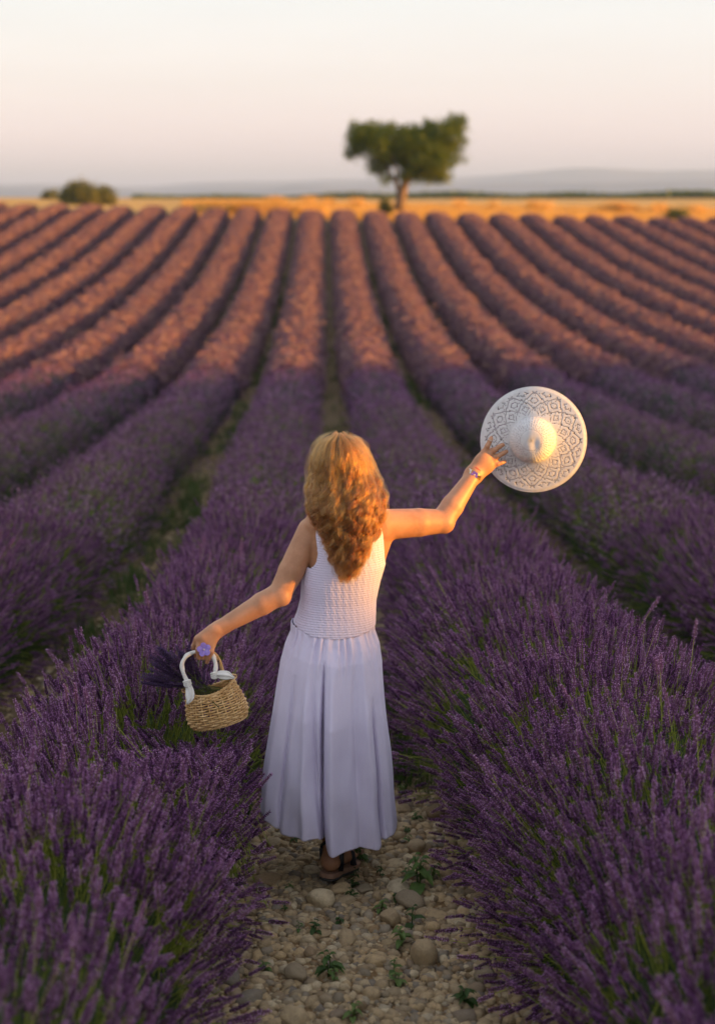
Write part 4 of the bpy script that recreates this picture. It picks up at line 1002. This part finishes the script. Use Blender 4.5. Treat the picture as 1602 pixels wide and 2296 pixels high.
ta = hc_.attributes.new('tint', 'FLOAT', 'POINT'); ta.data.foreach_set('value', np.array(TINT).astype(np.float32).ravel())
an_ = nth.nodes.new('ShaderNodeAttribute'); an_.attribute_name = 'tint'; mr_ = nth.nodes.new('ShaderNodeMapRange'); mr_.inputs['To Min'].default_value = .12; mr_.inputs['To Max'].default_value = .58
nth.links.new(an_.outputs['Fac'], mr_.inputs['Value']); 
cr_ = nth.nodes.new('ShaderNodeValToRGB'); ce = cr_.color_ramp.elements; ce[0].position = 0; ce[0].color = (.52, .15, .022, 1); ce[1].position = 1; ce[1].color = (.045, .012, .004, 1); cm = ce.new(.5); cm.color = (.22, .055, .010, 1)
nth.links.new(an_.outputs['Fac'], cr_.inputs[0]); nth.links.new(cr_.outputs[0], hb_.inputs['Color'])
nth.links.new(hb_.outputs[0], ho.inputs['Surface']); hc_.materials.append(mh)
hs_ = link(bpy.data.objects.new('hair_strands', hc_), hair); hs_['kind'] = 'stuff'
# ------------------------------------------------------------------ jewellery and sandals (worn: parts of the woman)
def simple(name, c, rough=.6, metal=0, spec=.5, bump=None, var=.25):
    M = Mat(name); f = M.noise(18, 4, .6); a = tuple(x*(1-var) for x in c); b = tuple(min(1, x*(1+var)) for x in c)
    M.col(M.ramp(f, [(.3, a), (.7, b)])); M.set(Roughness=rough, Metallic=metal); M.p.inputs['Specular IOR Level'].default_value = spec
    if bump: M.bump(M.noise(bump[0], 4, .6), bump[1], bump[2])
    return M.m
m_gold_j = simple('gold_metal', (.75, .55, .22), .3, 1); m_silver = simple('pale_enamel', (.62, .60, .55), .35, .6); m_viol = simple('violet_enamel', (.20, .11, .50), .4); m_red = simple('red_thread', (.50, .02, .03), .8)
m_cork = simple('brown_footbed', (.36, .20, .13), .7, bump=(60, .4, .002)); m_dark = simple('black_strap', (.012, .012, .018), .6, bump=(90, .4, .001)); m_sole = simple('dark_outsole', (.05, .045, .04), .8)
def ring_pts(c, ax, r, n=40, e=1.0):
    c = Vector(c); ax = Vector(ax).normalized(); a = ax.orthogonal().normalized(); b = ax.cross(a)
    return [c + a*math.cos(2*math.pi*i/n)*r + b*math.sin(2*math.pi*i/n)*r*e for i in range(n+1)]
PBV = Vector(pb)
def local(b, off=PBV): b.v = [tuple(Vector(p)-off) for p in b.v]; return b
arm_ax = Vector(RW-RE).normalized()
def flower(b, c, nrm, r, mi, mc, n=5, rc=.22):
    c = Vector(c); nrm = Vector(nrm).normalized(); a = nrm.orthogonal().normalized(); bb = nrm.cross(a)
    for k in range(n):
        t = 2*math.pi*k/n+.3; o = a*math.cos(t)+bb*math.sin(t); s_ = nrm.cross(o); pc = c+o*r*.55
        ring = [pc + o*math.cos(q)*r*.5 + s_*math.sin(q)*r*.46 + nrm*(.06*r*math.cos(q)) for q in [2*math.pi*i/10 for i in range(10)]]
        b.add([pc+nrm*r*.05]+ring+[pc-nrm*r*.12], [(0, 1+i, 1+(i+1) % 10) for i in range(10)]+[(11, 1+(i+1) % 10, 1+i) for i in range(10)], mi)
    ring = [c+nrm*r*.14+(a*math.cos(q)+bb*math.sin(q))*r*rc for q in [2*math.pi*i/8 for i in range(8)]]
    b.add([c+nrm*r*.3]+ring, [(0, 1+i, 1+(i+1) % 8) for i in range(8)], mc)
wr = Vector(RW)+arm_ax*.004
b = MB(); b.tube(ring_pts(wr+arm_ax*.010, arm_ax, .0285, 40, .93), .0013, 5); local(b).obj('bracelet', m_red, person)['label'] = 'thin red thread bracelet on the raised wrist'
b = MB(); b.tube(ring_pts(wr-arm_ax*.004, arm_ax, .0300, 40, .92), .0012, 5); br = local(b).obj('bracelet', m_gold_j, person); br['label'] = 'gold bracelet with enamel flowers on the raised wrist'
tocam = (Vector((0, 0, CAMZ))-wr).normalized(); sidev = arm_ax.cross(tocam).normalized()
for s_, r_, mats in ((-.72, .0105, [m_silver, m_gold_j]), (.08, .0125, [m_viol, m_silver]), (.80, .0095, [m_gold_j, m_gold_j])):
    dv = (tocam*math.cos(s_)+sidev*math.sin(s_)).normalized(); b = MB(); flower(b, wr-arm_ax*.005+dv*.0305, dv, r_, 0, 1); o = local(b).obj('flower_charm', mats, br, False)
for c_, r_ in ((P3(1097, 988, 4.934), .0092),):
    b = MB(); b.tube(ring_pts(c_, Vector(P3(1100, 982, 4.94)-P3(1092, 999, 4.93)), r_, 20), .0012, 5); local(b).obj('ring', m_silver, person)
# big flower ring on the hand that holds the basket
m_fring = leafy('violet_fabric', [(.2, (.20, .15, .55)), (.6, (.34, .27, .74)), (.9, (.50, .43, .85))], 60, .6, .3, .2, rnd=False)
fc = Vector(P3(457.6, 1456, 4.572)); b = MB(); flower(b, fc, (Vector((0, 0, CAMZ))-fc), .0235, 0, 1, 5, .14); b.tube(ring_pts(P3(464, 1458, 4.589), (0, .4, 1), .0105, 20), .0012, 5, 1)
local(b).obj('flower_ring', [m_fring, m_silver], person, False)['label'] = 'ring with a big violet fabric flower'
# finger nails of the raised hand
m_nail = simple('nail', (.66, .40, .33), .25)
# sandals
def sandal(he, di, ank, rise, lab):
    di = Vector(di).normalized(); he = Vector(he); side = di.cross(Vector((0, 0, 1))).normalized(); upv = side.cross(di).normalized(); sd = empty('sandal', he-PBV, parent=person); sd['label'] = lab
    base = he - upv*.034
    prof = [(-.036, .012), (-.026, .027), (0, .032), (.05, .029), (.11, .037), (.16, .040), (.20, .032), (.222, .014)]
    def slab(z0, z1, gr, nm, mat):
        b = MB(); top = [base+di*t+side*w_*gr+upv*z1 for t, w_ in prof]+[base+di*t-side*w_*gr+upv*z1 for t, w_ in prof[::-1]]; bot = [p+upv*(z0-z1) for p in top]; n = len(top)
        b.add(top+bot, [tuple(range(n-1, -1, -1)), tuple(range(n, 2*n))]+[(i, (i+1) % n, n+(i+1) % n, n+i) for i in range(n)])
        o = local(b, he).obj(nm, mat, sd, False); bv = o.modifiers.new('edge', 'BEVEL'); bv.width = .004; bv.segments = 2
    slab(-.018, 0, 1.05, 'footbed', m_cork); slab(-.027, -.0185, 1.07, 'sole', m_sole)
    an = Vector(ank)
    def strap(pts, wd=.0085): 
        b = MB(); b.tube(pts, wd, 8, 0, True, (.32, 1)); local(b, he).obj('strap', m_dark, sd)
    hb = he+upv*.034; r_ = .040
    strap([hb-di*r_*math.cos(t)*.93+side*r_*math.sin(t)+upv*(.052-.034*abs(math.sin(t)))+di*(.012*(1-abs(math.sin(t)))) for t in [(-100+200*i/18)*math.pi/180 for i in range(19)]])
    for sg in (-1, 1): strap([base+di*.025+side*sg*.032+upv*.002, base+di*.012+side*sg*.0385+upv*.035, hb+side*sg*r_*.98+upv*.002, an+di*.030+side*sg*.026+upv*.0])
    strap([an+di*.030+side*.026, an+di*.045+side*.0+upv*.004, an+di*.030-side*.026])
    strap([base+di*.125+side*.038, base+di*.125+side*.026+upv*.044, base+di*.125+upv*.052, base+di*.125-side*.026+upv*.044, base+di*.125-side*.038], .011)
sandal(heelL, dirL, ankL, 0, 'lifted sandal of the trailing foot'); sandal(heelR, dirR, ankR, 0, 'sandal of the leading foot mostly behind the other')

# ------------------------------------------------------------------ hat
hcn = at(1193.5, 985.5, 4.985); nrm = (Vector((0, 0, CAMZ))-hcn).normalized()
nrm = (nrm + Vector((-.07, 0, -.02))).normalized(); hu = Vector((0, 0, 1)); hu = (hu-nrm*hu.dot(nrm)).normalized(); hv = hu.cross(nrm).normalized()
hat = empty('sun_hat', hcn); tag(hat, 'wide white openwork sun hat held up by the brim in the woman\'s raised hand', 'hat')
M = Mat('white_crochet'); M.set(Roughness=.9); M.p.inputs['Specular IOR Level'].default_value = .1; M.col(M.ramp(M.noise(60, 3), [(.3, (.70, .69, .70)), (.7, (.84, .83, .83))])); M.bump(M.noise(500, 2), .6, .0015)
tr_ = M.n('ShaderNodeBsdfTranslucent'); tr_.inputs[0].default_value = (.80, .78, .78, 1); mm = M.n('ShaderNodeMixShader'); mm.inputs[0].default_value = .28
M.l(M.p.outputs[0], mm.inputs[1]); M.l(tr_.outputs[0], mm.inputs[2]); M.l(mm.outputs[0], M.out.inputs['Surface']); m_hat = M.m
RC, RB, HH = .082, .187, .102
def hat_pt(r_, t):
    """height profile of the brim, with a soft wave"""
    f_ = (r_-RC)/(RB-RC); z = .008*(1-f_)**3 - .016*f_**1.6 + .007*f_*math.sin(2*t+.6) + .005*f_*math.sin(3*t+2)
    if f_ > .93: z -= .004*(f_-.93)/.07
    return hv*math.cos(t)*r_ + hu*math.sin(t)*r_ + nrm*z
nr, ntt = 36, 312; V = [hat_pt(RC+(RB-RC)*j/nr, 2*math.pi*i/ntt) + nrm*(.0006*((i+j) % 2)) for j in range(nr+1) for i in range(ntt)]; Fq = []
for j in range(nr):
    for i in range(ntt):
        a_ = (i % 26)/26*2-1; hole = False
        if 2 <= j <= 30:
            for c0, hgt, ph in ((9.5, 9.5, 0), (19, 9.5, 13), (28.5, 9.5, 0)):
                aa = ((i+ph) % 26)/13-1; bb = (j-c0)/hgt; d = abs(aa)+abs(bb)
                if abs(bb) <= 1 and ((abs(d-.97) < .075 and (i+j) % 2 == 0) or (abs(d-.40) < .09 and (i+j) % 2 == 0)): hole = True
            if i % 4 == 1 and j % 3 == 1 and (i//4+j//3) % 3 == 0: hole = True
        if not hole: Fq.append((j*ntt+i, j*ntt+(i+1) % ntt, (j+1)*ntt+(i+1) % ntt, (j+1)*ntt+i))
o = link(bpy.data.objects.new('brim', mesh_np('brim', V, Fq, [m_hat])), hat); md = o.modifiers.new('yarn', 'SOLIDIFY'); md.thickness = .0018; md.offset = 0
nr2, nt2 = 40, 132; V = []; Fq = []
for j in range(nr2+1):
    s_ = j/nr2; ph = s_*math.pi/2; rr = RC*(math.cos(ph)**.78 if j < nr2 else 0)+.0003; hgt = HH*math.sin(ph)**.78
    for i in range(nt2):
        t = 2*math.pi*i/nt2; dent = -.006*math.exp(-(((rr*math.cos(t)-.016)/.016)**2+((rr*math.sin(t)+.016)/.03)**2)) -.003*math.exp(-(((rr*math.cos(t)+.02)/.03)**2+((rr*math.sin(t)+.04)/.02)**2))
        V.append(hv*math.cos(t)*rr+hu*math.sin(t)*rr+nrm*(.006+hgt+dent+.0005*((i+j) % 2)))
for j in range(nr2):
    for i in range(nt2):
        if 3 < j < 31 and i % 3 == 0 and j % 2 == 0 and ((i//3+j//2) % 2 == 0 or (i*7+j) % 3 == 0): continue
        Fq.append((j*nt2+i, j*nt2+(i+1) % nt2, (j+1)*nt2+(i+1) % nt2, (j+1)*nt2+i))
o = link(bpy.data.objects.new('crown', mesh_np('crown', V, Fq, [m_hat])), hat); md = o.modifiers.new('yarn', 'SOLIDIFY'); md.thickness = .0018; md.offset = -1
b = MB(); n = 260; b.tube([hat_pt(RB, 2*math.pi*i/n)+nrm*.0006*math.sin(i*1.9) for i in range(n+1)], [.0022+.0006*(i % 2) for i in range(n+1)], 6); b.obj('edge_cord', m_hat, hat)
b = MB(); b.tube([hv*math.cos(2*math.pi*i/80)*(RC+.0015)+hu*math.sin(2*math.pi*i/80)*(RC+.0015)+nrm*.009 for i in range(81)], .0022, 6); b.obj('hat_band', m_hat, hat)

# ------------------------------------------------------------------ basket
YB = 4.625
bc = at(482, 1577, YB)                       # middle of the basket body
view = (Vector((0, 0, CAMZ))-bc).normalized()
bu = Vector((-math.sin(R(14)), .02, math.cos(R(14)))).normalized(); bv_ = Vector((1, 0, 0)); bv_ = (bv_-bu*bv_.dot(bu)).normalized(); bw = bu.cross(bv_)     # up, right, away
bas = empty('basket', bc); tag(bas, 'small honey coloured wicker basket with white cloth bows hanging from the woman\'s left hand', 'basket')
M = Mat('willow'); f_ = M.noise(30, 4, .6); M.col(M.ramp(f_, [(.25, (.40, .21, .075)), (.5, (.64, .40, .17)), (.75, (.78, .54, .28))])); M.set(Roughness=.55); M.p.inputs['Specular IOR Level'].default_value = .35; M.bump(f_, .3, .001); m_wil = M.m
Hb = .064      # half height
def bask(t, s, off=0.0):
    """t angle round, s -1 bottom .. 1 rim"""
    w_ = np.interp(s, [-1, -.75, -.3, .3, .8, 1], [.094, .104, .1045, .096, .087, .085])+off; d_ = np.interp(s, [-1, -.75, -.3, .3, .8, 1], [.062, .071, .074, .067, .058, .056])+off
    return bv_*(w_*math.cos(t)) + bw*(d_*math.sin(t)) + bu*(Hb*s + (.010*math.cos(2*t)-.006 if s > .5 else 0)*max(0, (s-.5)*2))
ns = 24
for k in range(ns):
    t = 2*math.pi*(k+.5)/ns; b = MB(); b.tube([bask(t, s) for s in np.linspace(-1.02, 1.02, 12)], .0027, 6); b.obj('stake', m_wil, bas)
nw = 16
for j in range(nw):
    s = -.97+1.94*j/(nw-1); n = ns*5; b = MB(); ph = math.pi*(j % 2)
    b.tube([bask(2*math.pi*i/n, s + .012*math.sin(i*.2+j), .0036*math.cos(ns/2*2*math.pi*i/n-math.pi/2+ph)) for i in range(n+1)], .0029, 5, 0, False); b.obj('weaver', m_wil, bas)
for s, nm in ((1.03, 'rim'), (-1.03, 'foot')):   # plaited border
    b = MB(); n = 150
    for ph in (0, 2.1, 4.2): b.tube([bask(2*math.pi*i/n, s, .0032*math.cos(i*.62+ph)) + bu*.0032*math.sin(i*.62+ph) for i in range(n+1)], .0022, 5)
    b.obj(nm, m_wil, bas)
b = MB(); ring = [bask(2*math.pi*i/40, -.98, -.003) for i in range(40)]; b.add(ring+[p+bu*.004 for p in ring], [tuple(range(39, -1, -1)), tuple(range(40, 80))]+[(i, (i+1) % 40, 40+(i+1) % 40, 40+i) for i in range(40)]); b.obj('basket_floor', m_wil, bas, False)
b = MB()
for k, (t, dz) in enumerate(((.25, .0), (.5, .003), (2.9, 0), (-2.9, .002), (.0, .002))):
    c_ = bask(t, 1.1); b.tube([c_+bv_*.013*math.cos(q)+bu*(.008*math.sin(q)+dz)+bw*.003*math.cos(q*2) for q in np.linspace(0, 6.0, 14)], .0022, 5)
b.obj('rim_loop', m_wil, bas)
def lp(px, py, Y): return at(px, py, Y)-bc
def smooth_pts(pts, n=6):
    out = []
    P = [pts[0]]+list(pts)+[pts[-1]]
    for i in range(1, len(P)-2):
        for k in range(n):
            t = k/n; out.append(.5*((2*P[i])+(P[i+1]-P[i-1])*t+(2*P[i-1]-5*P[i]+4*P[i+1]-P[i+2])*t*t+(3*P[i]-P[i-1]-3*P[i+1]+P[i+2])*t**3))
    return out+[P[-2]]
def twist(b, pts, r, nst, rs, tw):
    pts = smooth_pts(pts); n = len(pts)
    for k in range(nst):
        q = []
        for i, p in enumerate(pts):
            t = (pts[min(i+1, n-1)]-pts[max(i-1, 0)]).normalized(); a = t.cross(bw).normalized(); c_ = t.cross(a); ph = i*tw+2*math.pi*k/nst; q.append(p+(a*math.cos(ph)+c_*math.sin(ph))*r)
        b.tube(q, rs, 6)
HY = 4.600
b = MB(); twist(b, [lp(427, 1540, 4.66), lp(424, 1508, 4.655), lp(427, 1484, 4.648), lp(441, 1466, 4.640), lp(462, 1460, 4.638), lp(481, 1466, 4.642), lp(493, 1484, 4.65), lp(499, 1506, 4.655), lp(502, 1522, 4.66)], .0035, 4, .0032, .35); b.obj('handle', m_wil, bas)
m_wh = leafy('white_cloth', [(.2, (.66, .64, .60)), (.6, (.76, .74, .70)), (.9, (.82, .80, .77))], 30, .85, .12, .1, rnd=False)
path_f = [lp(421, 1529, 4.575), lp(412, 1510, 4.577), lp(408, 1490, 4.582), lp(417, 1472, 4.590), lp(434, 1462, 4.600), lp(456, 1460, 4.604), lp(474, 1466, 4.600), lp(482, 1482, 4.59), lp(484, 1498, 4.58), lp(481, 1513, 4.575)]
b = MB(); pts = smooth_pts(path_f, 12); rad = [.0070+.0005*math.sin(i*.35) for i in range(len(pts))]; b.tube(pts, rad, 12)
n = len(pts); q = []
for i, p in enumerate(pts):
    t = (pts[min(i+1, n-1)]-pts[max(i-1, 0)]).normalized(); a = t.cross(bw).normalized(); c_ = t.cross(a); ph = i*.16; q.append(p+(a*math.cos(ph)+c_*math.sin(ph))*.0060)
b.tube(q, .0028, 8)
hw = b.obj('handle', m_wh, bas); hw['label'] = 'front handle wrapped in white cloth'
def tail(p0, p1, p2, w_, name='cloth_tail'):
    """a knot end: leaf-shaped folded cloth"""
    b = MB(); n = 14; V = []
    for i in range(n+1):
        f_ = i/n; c_ = p0*(1-f_)**2+p1*2*f_*(1-f_)+p2*f_*f_; t = (p1-p0).lerp(p2-p1, f_).normalized(); s_ = t.cross(view).normalized(); wv_ = w_*math.sin(math.pi*min(1, f_*.80+.10))**.8*(1 if f_ < .7 else 1-(f_-.7)/.3*.75)+.0015
        for k in range(9):
            g_ = k/4-1; V.append(c_+s_*wv_*g_+view*(.0065*math.cos(g_*3.0)*(1-f_*.5)+.003*math.sin(g_*7+f_*4)))
    b.add(V, [(i*9+k, i*9+k+1, (i+1)*9+k+1, (i+1)*9+k) for i in range(n) for k in range(8)]); o = b.obj(name, m_wh, bas); md = o.modifiers.new('t', 'SOLIDIFY'); md.thickness = .0022
tail(lp(421, 1532, 4.568), lp(432, 1556, 4.545), lp(419, 1578, 4.535), .0135); tail(lp(482, 1512, 4.568), lp(503, 1510, 4.545), lp(525, 1521, 4.55), .0140)
for p in (lp(420, 1530, 4.570), lp(481, 1512, 4.570)):
    b = MB()
    for k in range(4): b.tube([p+bv_*.0105*math.cos(q)+bu*(.0035*(k-1.5)+.004*math.sin(q+k))+bw*.0105*math.sin(q) for q in np.linspace(0, 6.4, 16)], .0042, 7)
    b.obj('knot', m_wh, bas)

# ------------------------------------------------------------------ bunch of cut lavender in the basket
bq = empty('lavender_bunch', bc+bu*Hb*.6); tag(bq, 'bunch of dark cut lavender lying in the wicker basket and sticking out to the left', 'bouquet')
m_cutd = leafy('dried_calyx', [(.1, (.04, .024, .055)), (.5, (.085, .048, .11)), (.9, (.15, .09, .17))], 200, .8, .2, .1); m_cutl = leafy('dried_petal', [(.1, (.08, .045, .12)), (.9, (.18, .11, .24))], 200, .8, .2, .1)
m_cuts = leafy('cut_stem', [(.1, (.06, .075, .02)), (.9, (.17, .19, .06))], 30, .7, .2, .2)
cut = []
for i in range(5):
    me = spike_mesh('cut_flower', 300+i, 0, .20, .085, 1.5); me.materials[0] = m_cuts; me.materials[1] = m_cutd; me.materials[2] = m_cutl; cut.append(me)
org = bq.location.copy(); rb = random.Random(3)
def cutflower(tip, root, sc_, me):
    d = (tip-root).normalized(); o = bpy.data.objects.new('flower_stem', me); o.parent = bq; o.location = tip-org; o.rotation_euler = (d.to_track_quat('Z', 'Y') @ Euler((0, 0, rb.uniform(0, 6))).to_quaternion()).to_euler(); o.scale = (sc_, sc_, sc_); col.objects.link(o)
for i in range(64):
    f_ = rb.random(); px = 318 + 75*rb.random()**1.1 + 12*f_; py = 1530 - 82*f_ + (px-318)*.02; py = max(1446, min(1532, py + rb.gauss(0, 5))); px += 30*f_*f_ 
    tip = at(px, py, 4.63+rb.uniform(-.035, .05)); root = at(448+rb.uniform(-12, 14), 1538+rb.uniform(-4, 10), 4.63+rb.uniform(-.02, .03)); cutflower(tip, root, rb.uniform(.9, 1.2), rb.choice(cut))
for px, py, rx_, ry_ in ((397, 1450, 430, 1540), (404, 1462, 440, 1540), (432, 1500, 458, 1545), (458, 1508, 455, 1545), (447, 1518, 452, 1548), (489, 1484, 470, 1540), (466, 1520, 460, 1550), (440, 1525, 450, 1550), (452, 1530, 456, 1552)):
    cutflower(at(px, py, 4.645), at(rx_, ry_, 4.635), 1.0, rb.choice(cut))
